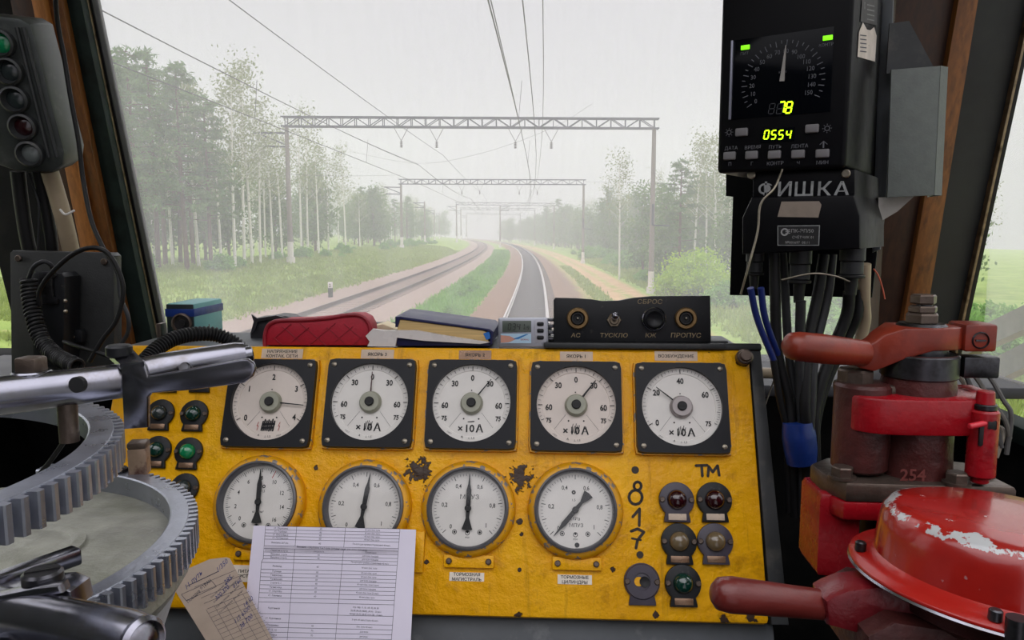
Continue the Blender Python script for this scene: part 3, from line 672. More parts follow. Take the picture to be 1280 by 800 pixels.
for k, ch in enumerate('0341'): x, y = ku(637 + k * 5.6, 408.5); seg7(b, ch, x, y, .0035, .0085, .0013, .0009)
for k, ch in enumerate('19'): x, y = ku(656.5 + k * 3.6, 410); seg7(b, ch, x, y, .002, .005, .0013, .0006)
b.build('digits', INK, T, angle=0)
(a, v0), (c, v1) = ku(626, 417), ku(664, 429); b = MB(KF.M); b.box(((a + c) / 2, (v0 + v1) / 2, .0004), (c - a, v0 - v1, .001)); b.build('advert_card', pbr('pale_blue_card', (176, 206, 226), .4), T, angle=0)
b = MB(KF.M); b.flat([ku(x, y) for x, y in ((626, 419), (637, 420), (645, 424), (636, 428), (626, 428.5))], .0011); b.build('hand_picture', SKIN, T, angle=0)
b = MB(KF.M); b.flat([ku(x, y) for x, y in ((640, 424), (658, 417.5), (661, 417.5), (648, 424))], .0011); b.build('card_stripe', pbr('blue_card_stripe', (50, 120, 180), .5), T, angle=0)
b = MB(KF.M); x, y = ku(656, 424.5); b.text('МАКЕТ' if False else 'ВАЖНО', (x, y), .0022, .0011); b.build('card_lettering', INKR, T, angle=0)
for k, y in enumerate((405, 413.3, 422)):
    x, v = ku(675.5, y); b = MB(KF.at(x, v)); b.box((0, 0, .001), (.0095, .0055, .004), .0018); b.build('push_button', BLACK, T)
(a, v0), (c, v1) = ku(668, 400), ku(682.5, 428)
b = MB(KF.M); b.box(((a + c) / 2, (v0 + v1) / 2, .0002), (c - a, v0 - v1, .0008), .0003); b.build('button_panel', pbr('pale_button_panel', (178, 178, 186), .4, .2), T)

# switch box
Yb = yd0 + .012
SF = Frame(at(790, 400, Yb), (1, 0, 0), (0, .10, 1)); su = lambda x, y, w=0: SF.uv(x, y, w)
T = thing('switch_box', 'black metal switch box with two brass sockets and a button on the console', 'switch box', at(790, 430, Yb + .05))
out = [(692, 428), (692, 375), (694, 372), (720, 372.5), (740, 374), (752, 376), (775, 375.5), (792, 372), (815, 370), (888, 369.5), (889, 428)]
b = MB(SF.M); b.prism([su(*q) for q in out], -.07, 0, bev=.0015); b.build('case', BLACK, T)
b = MB(SF.M); (a, v), (c, _) = su(680, 431), su(904, 431); b.box(((a + c) / 2, v, -.035), (c - a, .008, .10), .002); b.build('base_plate', DARK, T)
b = MB(SF.M); (a, v), (c, _) = su(722, 427), su(912, 427); b.box(((a + c) / 2, v, -.05), (c - a, .004, .085), .001); b.build('mounting_flange', DARK, T)
b = MB(SF.M); (a, v), (c, _) = su(683, 402), su(692, 402)
for y in (400, 408, 416, 424): b.box((a + .003, su(686, y)[1], -.03), (.016, .004, .05), .001)
b.build('side_terminal', STEELD, T)
for x in (722, 857):
    u, v = su(x, 398); b = MB(SF.at(u, v)); b.lathe([(.0150, 0), (.0150, .004), (.0135, .006), (.0100, .0062), (.0092, .002)], 32, False); b.build('socket_ring', pbr('tarnished_brass', (134, 108, 72), .4, .7, .2, 90), T)
    b = MB(SF.at(u, v)); b.lathe([(.0093, .001), (.0080, .0042), (.0060, .0042), (.0056, .001), (.0, .001)], 24, False); b.cyl((0, 0, 0), (0, 0, .005), .0018, n=10); b.build('socket_core', INK, T)
    b = MB(SF.at(u, v)); b.sphere((0, 0, .005), .0018, n=8); b.build('socket_pin', SCREW, T)
u, v = su(767.5, 400); b = MB(SF.at(u, v)); b.hexn((0, 0, 0), (0, 0, .004), .0100); b.cyl((0, 0, .004), (0, 0, .0075), .0065, bev=.001); b.build('toggle_nut', pbr('brown_nickel', (120, 108, 92), .35, .8), T)
b = MB(SF.at(u, v)); b.tube([(0, 0, .006), (0, .003, .014), (0, .0055, .021)], [.0028, .0034, .0048], 12); b.sphere((0, .0058, .021), .0049, n=12); b.build('toggle_lever', CHROME, T)
u, v = su(817, 399); b = MB(SF.at(u, v)); b.lathe([(.0165, 0), (.0165, .005), (.0150, .0065), (.0138, .006)], 36, False); b.build('button_ring', CHROME, T)
b = MB(SF.at(u, v)); b.lathe([(.0138, .003), (.0132, .009), (.0110, .011), (.0085, .0085), (0, .007)], 32, False); b.build('push_button', BLACK, T)
b = MB(SF.M)
for s, x, y, h in (('СБРОС', 812, 377, .0062), ('АС', 719.5, 419, .0058), ('ТУСКЛО', 767, 419, .0058), ('КЖ', 813, 419, .0058), ('ПРОПУС', 857, 419, .0062)):
    b.text(s, su(x, y), h, .0004, wide=1.15, slant=.12, fat=.01)
b.build('engraved_lettering', CREAMLET, T, angle=0)

# teal lamp box with blue tape
Yl = 1.10
T = thing('signal_lamp_box', 'small teal box with a round socket and a band of blue tape', 'lamp box', at(245, 432, Yl))
q0 = at(207, 379.5, Yl); q1 = at(245, 432, Yl); yb = Yl * (691 - 245) / (691 - 281); 
b = MB(); b.box(((q0.x + q1.x) / 2, (Yl + yb) / 2, (q0.z + q1.z) / 2), (q1.x - q0.x, yb - Yl, q0.z - q1.z), .003); b.build('case', TEAL, T)
b = MB(); b.box(((q0.x + q1.x) / 2, Yl - .0005, (q0.z + q1.z) / 2), (q1.x - q0.x - .002, .002, q0.z - q1.z - .002), .001); b.build('shaded_front', TEALSHADE, T)  # thin sheet carrying the front's shaded, darker teal
za, zb = at(245, 386, Yl).z, at(245, 396, Yl).z
b = MB(); b.box(((q0.x + q1.x) / 2, (Yl + yb) / 2, (za + zb) / 2), (q1.x - q0.x + .0016, yb - Yl + .004, za - zb), .001); b.build('tape_band', BLUETAPE, T)
c = at(228.5, 404, Yl); M = Matrix.Translation(c) @ Matrix.Rotation(R(90), 4, 'X')
b = MB(M); b.lathe([(.0155, 0), (.0155, .005), (.013, .006), (.0115, .003)], 28, False); sk = b.build('socket_ring', BROWNST, T)
b = MB(M); b.lathe([(.0118, .0028), (.006, .0022), (.0055, .004), (0, .004)], 24, False); b.build('socket_core', STEELD, sk)
b = MB(); k0 = at(198, 415, Yl + .02); b.box((k0.x - .0, Yl + .03, k0.z - .012), (.008, .02, .05), .002); b.build('side_hinge', BROWNST, T)

# ------------------------------------------------------------------ papers in front of the console
def sheet(corners, w, w2, thick):
    """corner pixels TL TR BR BL on planes lifted w (top) and w2 (bottom) off the console face"""
    P = [on_plane(*corners[0], CF.pt(0, 0, w), CF.ez), on_plane(*corners[1], CF.pt(0, 0, w), CF.ez)]
    P += [on_plane(*corners[2], CF.pt(0, 0, w2), CF.ez), on_plane(*corners[3], CF.pt(0, 0, w2), CF.ez)]
    ex = (P[1] - P[0]).normalized(); n = ex.cross(P[0] - P[3]).normalized(); return Frame(P[0], ex, P[0] - P[3]), P
PF, P = sheet([(317, 657), (520, 662), (512, 830), (299, 830)], .034, .045, 0)
pu = lambda x, y: PF.uv(x, y)
T = thing('speed_limit_sheet', 'white laminated sheet with a printed table leaning against the console gauges', 'sheet', Matrix.Translation(P[3]))
ol = [pu(*q) for q in ((317, 657), (520, 662), (511.5, 840), (297.5, 840))]
b = MB(PF.M); b.prism(ol, -.0012, 0); b.build('laminated_paper', PAPER, T, angle=0)
b = MB(PF.M)
ys = [657.5, 662, 666, 670, 674, 682, 685.5, 690, 694.5, 698.5, 703, 711.5, 716, 721, 725.5, 731, 736, 741, 747, 752.5, 767, 778, 784, 790, 796, 802, 808, 814]
def rowx(y): k = (y - 657) / 143; return (332 - 10 * k - (2 if y > 700 else 0), 371 - 12 * k, 432 - 13 * k, 500 - 11 * k)
tilt = lambda x, y: (x, y + (x - 332) * .022)
for i, y in enumerate(ys):
    xs = rowx(y); b.line(pu(*tilt(xs[0], y)), pu(*tilt(xs[3], y)), .00045, .0002)
for k in (0, 1, 2, 3):
    for y0, y1 in zip(ys, ys[1:]):
        if y0 == 682 and k in (1, 2): continue
        b.line(pu(*tilt(rowx(y0)[k], y0)), pu(*tilt(rowx(y1)[k], y1)), .00045, .0002)
b.build('table_rules', PRINTGREY, T, angle=0)
b = MB(PF.M); b.flat([pu(*tilt(*q)) for q in ((331, 682.8), (497, 682.8), (497, 689.2), (331, 689.2))], .00015); b.build('shaded_table_row', pbr('grey_table_row', (192, 186, 200), .5), T, angle=0)
left = ['ст. Окуловка', 'ст. Торбино', 'ст. Боровёнка', 'ст. Мстинский', 'Вековка 207 км', '', 'Перегон и пути', 'Вековка 1 путь', 'Вековка 2 путь', '', 'Разъезд', 'Путевая', 'Гаврилово', 'Кузнецово', '2 пути 3, 1', 'Кузнечиха', 'ст. Окулово', 'ст. Каменка', '', 'Курганная', 'ст. Курганная', 'Ожидаево', 'ст. Б. 12', 'Вековка', '', '', '']
mid = ['40', '40', '40', '60', '40', '', 'Скорость', '40', '40', '', '40', '60', '60', '60', '40', '60', '40', '60', '', '', '', '40', '70', '70', '', '', '']
rt = ['40 км/ч бок. пути', '40 км/ч бок. пути', '40 км/ч бок. пути', '40 км/ч бок. пути', 'По пути для приёма отправления 40 км/ч', '', 'Примечание', 'для всех поездов', 'для всех поездов', 'По пути для приёма отправления 40 км/ч', '40 км/ч бок. пути', '40 км/ч бок. пути', '40 км/ч бок. пути', 'для всех поездов', '60 км/ч бок. пути 3 пути', 'для всех поездов', '40 км/ч бок. пути 25 км/ч', '40 км/ч бок. пути', '', 'стр. пер. 11, 56, 100, 82, 84, 88', '3 путь 40 км/ч 5 путь 40 км/ч', 'бок. пути 40 км/ч', 'для всех', 'для всех', '', '', '']
b = MB(PF.M)
for i, (y0, y1) in enumerate(zip(ys, ys[1:])):
    xs = rowx((y0 + y1) / 2); ym = (y0 + y1) / 2; rot = -.022
    if i == 5: b.text('Вековка – Окуловка 1 и 2 путь (ограничения для всех поездов)', pu(*tilt(415, ym)), .0021, .0003, rot=rot, fat=.01); continue
    if left[i]: b.text(left[i], pu(*tilt((xs[0] + xs[1]) / 2, ym)), .0021, .0003, rot=rot)
    if mid[i]: b.text(mid[i], pu(*tilt((xs[1] + xs[2]) / 2, ym)), .0021, .0003, rot=rot)
    if rt[i]: b.text(rt[i], pu(*tilt((xs[2] + xs[3]) / 2, ym - (3 if i == 19 else 0))), .002, .0003, rot=rot, wide=.85)
    if i == 19:
        for dy, s in ((1.5, '(56,58) (84,63); (88,89), (90,96) – 25 км/ч'), (5.5, 'съезды (26,36) (28,40) путь 23а – 15 км/ч')): b.text(s, pu(*tilt((xs[2] + xs[3]) / 2, ym + dy)), .002, .0003, rot=rot, wide=.78)
b.build('printed_lettering', PRINTGREY, T, angle=0)
QF, P = sheet([(212.5, 728), (286, 697), (356, 830), (270, 830)], .052, .058, 0)
qu = lambda x, y: QF.uv(x, y)
T = thing('order_form', 'creased tan order form with blue handwriting overlapping the white sheet', 'paper form', Matrix.Translation(P[3]))
b = MB(QF.M); ol = [qu(*q) for q in ((212.5, 728), (230, 713), (262, 699), (283, 696.5), (287, 698), (341, 800), (358, 832), (276, 840), (257, 800))]
b.prism(ol, -.0006, 0); b.build('form_paper', TANPAPER, T, angle=0)
qx = lambda a, d: qu(212.5 + 74 * a + 49 * d, 728 - 31 * a + 85 * d)   # a across, d down the form
b = MB(QF.M)
for d in (.18, .27, .34, .42, .5): b.line(qx(.3, d), qx(1, d), .0004, .0003)
for k in range(14): b.line(qx(.28, .56 + k * .06), qx(1.0, .56 + k * .06), .0003, .0003)
for a in (.28, .42, .58, .74, .9): b.line(qx(a, .5), qx(a, 1.3), .0003, .0003)
for p, q in (((.06, .2), (.58, .19)), ((.58, .19), (.6, .28)), ((.6, .28), (.08, .3)), ((.08, .3), (.06, .2))): b.line(qx(*p), qx(*q), .0005, .0003)
b.text('Поездка ЭТРАН', qx(.33, .245), .0042, .0003, rot=.4, wide=.8); b.line(qx(.2, .13), qx(.75, .11), .0008, .0003)
for d in (.31, .38, .45, .53): b.text('Состав поезда, вес, длина', qx(.68, d), .002, .0003, rot=.4)
b.build('printed_form_lines', PRINTGREY, T, angle=0)
b = MB(QF.M)
for s, a, d, h in (('11 путь', .33, .09, .0062), ('1/350', .83, .06, .006), ('285', .8, .26, .006), ('300 370', .62, .38, .005), ('6160', .9, .34, .005), ('115 6500', .72, .74, .005), ('38 700', .72, .84, .0055), ('14 50', .9, .62, .005)):
    b.text(s, qx(a, d), h, .0004, rot=.42, slant=.35, wide=.9)
b.build('handwriting', INKB, T, angle=0)

# ------------------------------------------------------------------ speed indicator unit
UA = R(31)
UF = Frame(at(978, 110, .93), (math.cos(UA), -math.sin(UA), 0), (0, 0, 1)); uu = lambda x, y, w=0: UF.uv(x, y, w)
T = thing('speed_indicator', 'black digital speed indicator with lit green figures hung beside the windscreen', 'speed indicator', UF.at(*uu(978, 212)))
(a, _), (c, _) = uu(899, 107), uu(1062, 107); vt_, vb_ = uu(978, -38)[1], uu(978, 213)[1]
b = MB(UF.M); b.box(((a + c) / 2, (vt_ + vb_) / 2, -.095), (c - a, vt_ - vb_, .19), .005, seg=3); b.build('housing', UNIT, T)
(sx0, _), (sx1, _) = uu(914, 100), uu(1040, 100); y0, y1 = uu(916, 51)[1], uu(914, 150)[1]
b = MB(UF.M); b.box(((sx0 + sx1) / 2, (y0 + y1) / 2, .0003), (sx1 - sx0, y0 - y1, .0012), .0004); DW = b.build('dial_window', SCREEN, T)
b = MB(UF.M); x_, _ = uu(914.5, 100); b.box((x_, (y0 + y1) / 2, .002), (.0028, (y0 - y1), .004), .001); b.build('window_edge', pbr('pale_window_edge', (150, 152, 168), .3, .3), T)
cxy = uu(978, 103); rdial = (uu(1027, 103)[0] - uu(929, 103)[0]) / 2 * 1.06
def ua(v): return 212 - v * 238 / 150
b = MB(UF.M)
for k in range(31):
    a_ = ua(k * 5); b.line((cxy[0] + rdial * math.cos(R(a_)) * (.86 if k % 2 == 0 else .92), cxy[1] + rdial * math.sin(R(a_)) * (.86 if k % 2 == 0 else .92)), (cxy[0] + rdial * math.cos(R(a_)), cxy[1] + rdial * math.sin(R(a_))), .0009, .0012)
for k in range(16):
    a_ = ua(k * 10); r_ = rdial * (.74 if k < 10 else .70); b.text(str(k * 10), (cxy[0] + r_ * math.cos(R(a_)), cxy[1] + r_ * math.sin(R(a_))), .0052, .0012, wide=.9)
b.text('км/ч', (cxy[0], cxy[1] + rdial * .25), .003, .0012)
b.text('ПИТ', uu(931, 67), .0034, .0012); b.text('КОНТР', uu(1033, 56), .0034, .0012)
b.build('dial_markings', pbr('dim_dial_print', (92, 94, 100), .6), DW, angle=0)
d0, d1 = Vector((*uu(978, 102), 0)), Vector((*uu(983, 57), 0)); dn = (d1 - d0).normalized(); qn = Vector((-dn.y, dn.x, 0))
b = MB(UF.M); b.prism([tuple((d0 + qn * .0028).xy), tuple((d0 - qn * .0028).xy), tuple((d1 - qn * .0005).xy), tuple((d1 + qn * .0005).xy)], .0016, .0026); b.build('needle', pbr('pale_needle', (150, 146, 142), .5), DW, angle=0)
for x, y in ((932, 59.5), (1035, 47.5)):
    u, v = uu(x, y); b = MB(UF.at(u, v)); b.box((0, 0, .0012), (.0105, .0052, .002), .0006); b.build('status_light', LEDG, T)
b = MB(UF.M)
for ch, x in (('8', 965), ('8', 975)): u, v = uu(x, 136); seg7(b, ch, u, v, .0062, .0115, .0011, .0009, .15)
b.build('unlit_digits', pbr('dim_digit', (50, 52, 56), .6), DW, angle=0)
b = MB(UF.M)
for ch, x in (('7', 977.5), ('8', 986.5)): u, v = uu(x, 134.5); seg7(b, ch, u, v, .0062, .0125, .0014, .0018, .15)
b.build('lit_speed_digits', LED, DW, angle=0)
(a, v0), (c, v1) = uu(951, 162), uu(993, 176); b = MB(UF.M); b.box(((a + c) / 2, (v0 + v1) / 2, .0004), (c - a, v0 - v1, .001)); CW = b.build('counter_window', SCREEN, T, angle=0)
b = MB(UF.M)
for ch, x in zip('0554', (958.5, 967.5, 976.5, 986)): u, v = uu(x, 168.5); seg7(b, ch, u, v, .0050, .0098, .0014, .0015, .15)
b.build('lit_counter_digits', LED, CW, angle=0)
for x, y in ((927.5, 165.5), (1015.5, 161), (912.5, 195), (940, 194), (968.5, 193.5), (998, 192.8), (1028.5, 192)):
    u, v = uu(x, y); b = MB(UF.at(u, v)); b.box((0, 0, .0015), (.0150, .0098, .005), .0016, seg=3); b.build('push_key', KEY, T)
b = MB(UF.M)
for s, x, y in (('ДАТА', 914, 185), ('ВРЕМЯ', 941, 184), ('ПУТЬ', 969, 183.5), ('ЛЕНТА', 999.5, 182.5), ('П', 912.5, 205), ('Г', 940, 204.5), ('КОНТР', 969, 204), ('Ч', 998, 203.6), ('МИН', 1028, 203)):
    b.text(s, uu(x, y), .0042, .0004)
for x, y in ((911.5, 165.5), (1034, 160.5)):
    c_ = uu(x, y); b.ring(c_, .0022, .0030, .0004, n=16)
    for k in range(8): b.line((c_[0] + .0038 * math.cos(k * .785), c_[1] + .0038 * math.sin(k * .785)), (c_[0] + .0052 * math.cos(k * .785), c_[1] + .0052 * math.sin(k * .785)), .0006, .0004)
c_ = uu(1029.5, 180.5); b.stroke([(c_[0] - .004, c_[1]), (c_[0], c_[1] + .0035), (c_[0] + .004, c_[1])], .0007, .0004); b.line((c_[0], c_[1] + .003), (c_[0], c_[1] - .004), .0016, .0004)
b.build('key_lettering', pbr('grey_key_print', (104, 104, 110), .6), T, angle=0)
# side face of the unit: plaque and sticker
RF = Frame(UF.pt(uu(1062, 107)[0] + .0004, 0, 0), -UF.ez, (0, 0, 1)); ru = lambda x, y: RF.uv(x, y)
RF.ez.length
b = MB(RF.M); b.flat([ru(*q) for q in ((1077, 0), (1097, -2), (1095, 32), (1075, 27))], .0006); b.build('rating_plaque', pbr('black_plaque', (28, 28, 30), .4), T, angle=0)
b = MB(RF.M); 
for y in (6, 12, 18, 24): b.line(ru(1083, y), ru(1092, y + 2), .0012, .0009)
b.ring(ru(1080, 7), .0025, .004, .0009); b.build('plaque_lettering', WHITEPAINT, T, angle=0)
b = MB(RF.M); b.flat([ru(*q) for q in ((1073, 40), (1078, 28), (1083, 37), (1087, 38), (1092, 34), (1095, 45), (1093, 77), (1071, 71))], .0007); b.build('torn_sticker', pbr('torn_white_sticker', (206, 196, 190), .7), T, angle=0)
b = MB(RF.M)
for y in (44, 49, 54, 59, 64): b.line(ru(1074, y), ru(1082, y + 1), .0012, .0010)
b.box((ru(1085, 57)[0], ru(1085, 57)[1], .001), (.001, .001, .0002)); b.build('sticker_lettering', PRINTGREY, T, angle=0)
# connector block below
T = thing('connector_block', 'black connector block with painted word ФИШКА hanging under the speed indicator', 'connector block', UF.at(*uu(1010, 318)))
b = MB(UF.M); b.prism([uu(*q) for q in ((937, 214), (1066, 211), (1066, 246), (937, 249))], -.18, -.012, bev=.002); b.build('upper_block', UNIT, T)
b = MB(UF.M); b.prism([uu(*q) for q in ((937, 246), (1066, 243), (1074, 270), (1074, 311), (925, 318), (925, 272))], -.18, -.006, bev=.004); b.build('lower_block', UNIT, T)
b = MB(UF.M)
for s, x in (('Ф', 957), ('И', 981), ('Ш', 1005), ('К', 1030), ('А', 1052)): b.text(s, (uu(x, 236, -.012)), .0165 if s != 'Ф' else .0150, -.0115, wide=1.15, fat=.012, slant=.02)
b.build('painted_lettering', WHITEPAINT, T, angle=0)
b = MB(UF.M); b.flat([uu(*q, -.006) for q in ((977, 252), (1024, 251.5), (1027, 256), (1023, 272), (972, 271))], -.0055); b.build('blank_label', pbr('dirty_beige_label', (136, 124, 112), .6, 0, .12, 60), T, angle=0)
b = MB(UF.M); b.flat([uu(*q, -.006) for q in ((972, 282), (1025, 281.5), (1024, 307), (972, 307))], -.0056); b.build('plaque_border', WHITEPAINT, T, angle=0)
b = MB(UF.M); b.flat([uu(*q, -.006) for q in ((973, 283), (1024, 282.5), (1023, 306), (973, 306))], -.0054); b.build('rating_plaque', INK, T, angle=0)
b = MB(UF.M); b.ring(uu(981, 290, -.006), .0028, .0046, -.0052)
for k in range(3): b.line(uu(982, 287.5 + k * 2.2, -.006), uu(988, 287 + k * 2.2, -.006), .0009, -.0052)
b.text('ПК-ЭП/50', uu(1003, 288.5, -.006), .0042, -.0052); b.text('СЧЁТЧИК 01', uu(1004, 296.5, -.006), .003, -.0052); b.text('№001697  08.11', uu(997, 303, -.006), .003, -.0052)
b.build('plaque_lettering', pbr('pale_plaque_print', (150, 150, 150), .5), T, angle=0)
for x, y in ((940, 219), (1058, 217)): u, v = uu(x, y, -.012); b = MB(UF.at(u, v, -.012)); b.cyl((0, 0, 0), (0, 0, .004), .005, n=12, bev=.001); b.build('screw', SCREW, T)
# backing plate and side bracket
T = thing('backing_plate', 'black steel backing plate standing behind the connector block', 'plate', UF.at(*uu(950, 370), -.2))
b = MB(UF.M); w_ = -.20; b.prism([uu(x, y, w_) for x, y in ((913, -235), (1104, -245), (1096, 318), (1090, 372), (912, 369), (916, 246), (907, 245))], w_ - .006, w_, bev=.001); b.build('plate', UNIT, T)
BF = Frame(at(1140, 160, 1.0), (1, -.12, 0), (0, 0, 1)); bu = lambda x, y: BF.uv(x, y)
T = thing('steel_bracket', 'grey-green steel bracket box beside the speed indicator and the wooden post', 'bracket', BF.at(*bu(1140, 246)))
b = MB(BF.M); b.prism([bu(*q) for q in ((1114, 87), (1176, 82), (1168, 244), (1109, 247))], -.004, 0, bev=.001); b.build('front_sheet', GREYBOX, T)
b = MB(BF.M); pa = [bu(1176, 82), bu(1168, 244)]
for (x0, y0), (x1, y1) in [(pa[0], pa[1])]: b.add([(x0, y0, 0), (x1, y1, 0), (x1 + .012, y1, -.010), (x0 + .012, y0, -.010), (x0, y0, -.006), (x1, y1, -.006), (x1 + .012, y1, -.06), (x0 + .012, y0, -.06)], [(0, 1, 2, 3), (3, 2, 6, 7), (4, 7, 6, 5)])
b.build('side_flange', GREYBOX, T, angle=20)
b = MB(BF.M); b.prism([bu(*q) for q in ((1114, 88), (1118, 24), (1143, 21), (1176, 83))], -.022, -.019); b.build('gusset_with_shadow', DARK, T)  # dark sheet widened leftward to stand in for shadow on the wood
b = MB(BF.M); b.prism([bu(*q) for q in ((1104, 246), (1150, 244), (1128, 264), (1104, 278))], -.03, -.02); b.build('lower_tab', pbr('pale_crumpled_sheet', (150, 146, 140), .5, .2), T)
b = MB(UF.M); w_ = -.19; b.prism([uu(x, y, w_) for x, y in ((1108, -240), (1125, -246), (1108, 250), (1100, 312), (1090, 316))], w_ - .008, w_, bev=.002); 
T = thing('mounting_rail', 'dark slate upright rail running beside the speed indicator', 'rail', UF.at(*uu(1095, 312), -.19)); b.build('rail_channel', GREYD, T)

# connectors and cables below the block
def conn(x, y0, y1, r, label, w=-.045):
    p0 = UF.pt(*uu(x, y0, w), w); L = (y1 - y0) * pxm(.95); k = pxm(.95)
    T = thing('cable_connector', label, 'connector', Matrix.Translation(p0 - Vector((0, 0, L))), 'plug connectors under the block')
    b = MB(Matrix.Translation(p0)); b.cyl((0, 0, .006), (0, 0, -L * .25), r * k * 1.12, n=20, bev=.001); b.cyl((0, 0, -L * .25), (0, 0, -L * .55), r * k, n=20, bev=.001); b.build('coupling_nut', CABLE, T)
    b = MB(Matrix.Translation(p0)); b.cyl((0, 0, -L * .55), (0, 0, -L * .62), r * k * 1.15, n=20, bev=.0008); b.cyl((0, 0, -L * .62), (0, 0, -L), r * k * .62, r * k * .5, n=20); b.build('plug_sleeve', RUBBER, T)
conn(944, 316, 362, 10, 'dark plug connector at the left end of the row, above the blue wires')
conn(1001, 314, 378, 12, 'thick ribbed plug connector in the middle of the row under the plaque')
conn(1066, 312, 366, 13, 'pale-flecked plug connector at the right end of the row under the block')
def cable(pts, r, m, label, cat='cable', group=None, name='cable', n=10):
    b = MB(); b.tube(ppts(pts), r, n); o = b.build(name, m); return tag(o, label, cat, group)
for pts in ([(938, 360, .94), (947, 400, .95), (967, 450, .96), (975, 500, .96), (984, 545, .96), (986, 640, .97)], [(951, 360, .94), (957, 400, .95), (975, 450, .97), (982, 500, .97), (989, 545, .965), (992, 640, .97)]):
    cable(pts[:3], .0042, BLUEW, 'blue wire between the left plug connector and the black sheath below', 'wire', 'pair of blue wires', 'blue_wire')
    cable(pts[2:], .0046, RUBBER, 'black sheathed cable running down from a blue wire into the taped bundle', 'cable', 'sheathed cables below the blue wires', 'sheathed_cable')
GRP = ('black cable hanging from the connector block down into the blue-taped bundle', 'cable', 'black cables of the taped bundle')
for pts, r, m in (([(968, 316, .97), (969, 370, .97), (972, 440, .97), (986, 500, .965), (990, 545, .96), (994, 645, .97)], .0068, RUBBER),
               ([(978, 316, .985), (981, 360, .985), (986, 440, .98), (994, 500, .97), (996, 545, .965), (1000, 645, .97)], .0056, CABLE),
               ([(1001, 376, .95), (1000, 420, .955), (1000, 480, .955), (1003, 545, .955), (1004, 645, .965)], .0062, CABLE),
               ([(1030, 318, .98), (1022, 370, .975), (1010, 430, .965), (1006, 500, .95), (1008, 545, .95), (1010, 645, .96)], .0070, RUBBER),
               ([(1040, 318, .99), (1034, 370, .985), (1018, 440, .97), (1014, 500, .955), (1012, 545, .952), (1016, 645, .96)], .0064, CABLE),
               ([(1062, 364, .97), (1058, 395, .975), (1040, 440, .975), (1022, 495, .965), (1016, 545, .958), (1020, 645, .97)], .0075, RUBBER),
               ([(1074, 362, .98), (1072, 392, .98), (1060, 420, .985), (1036, 470, .98), (1021, 520, .97), (1019, 560, .962), (1024, 645, .97)], .0066, RUBBER)):
    cable(pts, r, m, *GRP)
cable([(1081, 330, .97), (1080, 375, .98), (1081, 400, .99), (1074, 430, 1.0), (1066, 470, 1.01)], .0075, CREAMPIPE, 'cream conduit hanging behind the cables under the connector block', 'conduit', None, 'conduit')
cable([(977, 150 + 200, .93), (1015, 342, .915), (1043, 345, .915), (1062, 352, .92)], .0012, SCREW, 'thin loose grey wire looping between the plug connectors', 'wire', None, 'loose_wire')
cable([(978, 212, .915), (968, 235, .9), (951, 255, .9), (947, 290, .9), (935, 335, .9), (926, 368, .91)], .0013, SCREW, 'thin wire trailing across the word ФИШКА on the block', 'wire', None, 'trailing_wire')
cable([(1092, 336, .95), (1098, 345, .95), (1103, 360, .95), (1106, 374, .95)], .0010, ORANGEW, 'short frayed orange wire dangling beside the wooden post', 'wire', None, 'orange_wire')
T = thing('tape_wrap', 'blue insulating tape wrapped around the black cable bundle', 'tape', at(1000, 578, .955))
b = MB(); b.tube(ppts([(998, 527, .958), (999, 545, .957), (1001, 562, .957), (1002, 578, .957)]), [.0225, .0245, .0240, .0215], 20, flat=.8); b.build('wound_tape', BLUETAPE, T)
cable([(945, 466, 1.2), (985, 467, 1.2), (1010, 468, 1.2)], .0085, CREAMPIPE, 'short yellowed pipe beside the console corner under the window', 'pipe', None, 'pipe')
cable([(946, 540, 1.05), (962, 490, 1.06), (976, 455, 1.06)], .0011, SCREW, 'thin pale wire slanting up beside the console side', 'wire', None, 'slanting_wire')

# ------------------------------------------------------------------ left pillar: lamp box, conduits, phone cradle
LF = Frame(at(40, 110, .98), (1, .18, 0), (0, -.26, 1)); lu = lambda x, y, w=0: LF.uv(x, y, w)
T = thing('signal_repeater', 'grey cast box with five round signal lamps fixed on the wooden pillar', 'signal repeater', LF.at(*lu(40, 214)))
b = MB(LF.M); b.prism([lu(*q) for q in ((-26, 16), (24, 22), (38, 30), (81, 190), (79, 206), (66, 216), (18, 214), (-6, 206), (-40, 40))], -.07, 0, bev=.006); b.build('housing', pbr('grimy_grey_casting', (62, 66, 64), .42, .3, .25, 30, dirt=((96, 98, 96), 26, .56, .75)), T)
b = MB(LF.M)
for q in (((30, 34), (72, 196)), ((22, 34), (62, 196))): b.tube([LF.M.inverted() @ LF.pt(*lu(*q[0]), .002), LF.M.inverted() @ LF.pt(*lu(*q[1]), .002)], .0028, 8, smooth=False)
b.build('raised_rib', DARK, T)
for i, (x, y) in enumerate(((3, 54), (13.5, 89), (21, 124), (31, 158), (40, 191.5))):
    u, v = lu(x, y); b = MB(LF.at(u, v)); b.lathe([(.0172, 0), (.0172, .010), (.0145, .012), (.0125, .004), (.011, .001)], 28, False); b.build('lamp_rim', DARK, T)
    b = MB(LF.at(u, v)); b.lathe([(.0125, .002), (.008, .005), (0, .006)], 22, False); o = b.build('lens', LENSGRNL if i == 0 else LENSGREY if i in (1, 2) else LENSRED if i == 3 else pbr('clear_frosted_lens', (110, 116, 114), .2, 0, .1, 30, coat=.6), T)
def acable(pts, r, m, label, cat='cable', name='cable', group=None, n=10):
    b = MB(); b.tube(ppts(pts), r, n); return tag(b.build(name, m), label, cat, group)
acable([(62, 214, 1.03), (70, 240, 1.04), (80, 275, 1.05), (90, 318, 1.07)], .0115, CREAMPIPE, 'cream conduit running down from the signal box on the pillar', 'conduit', 'conduit')
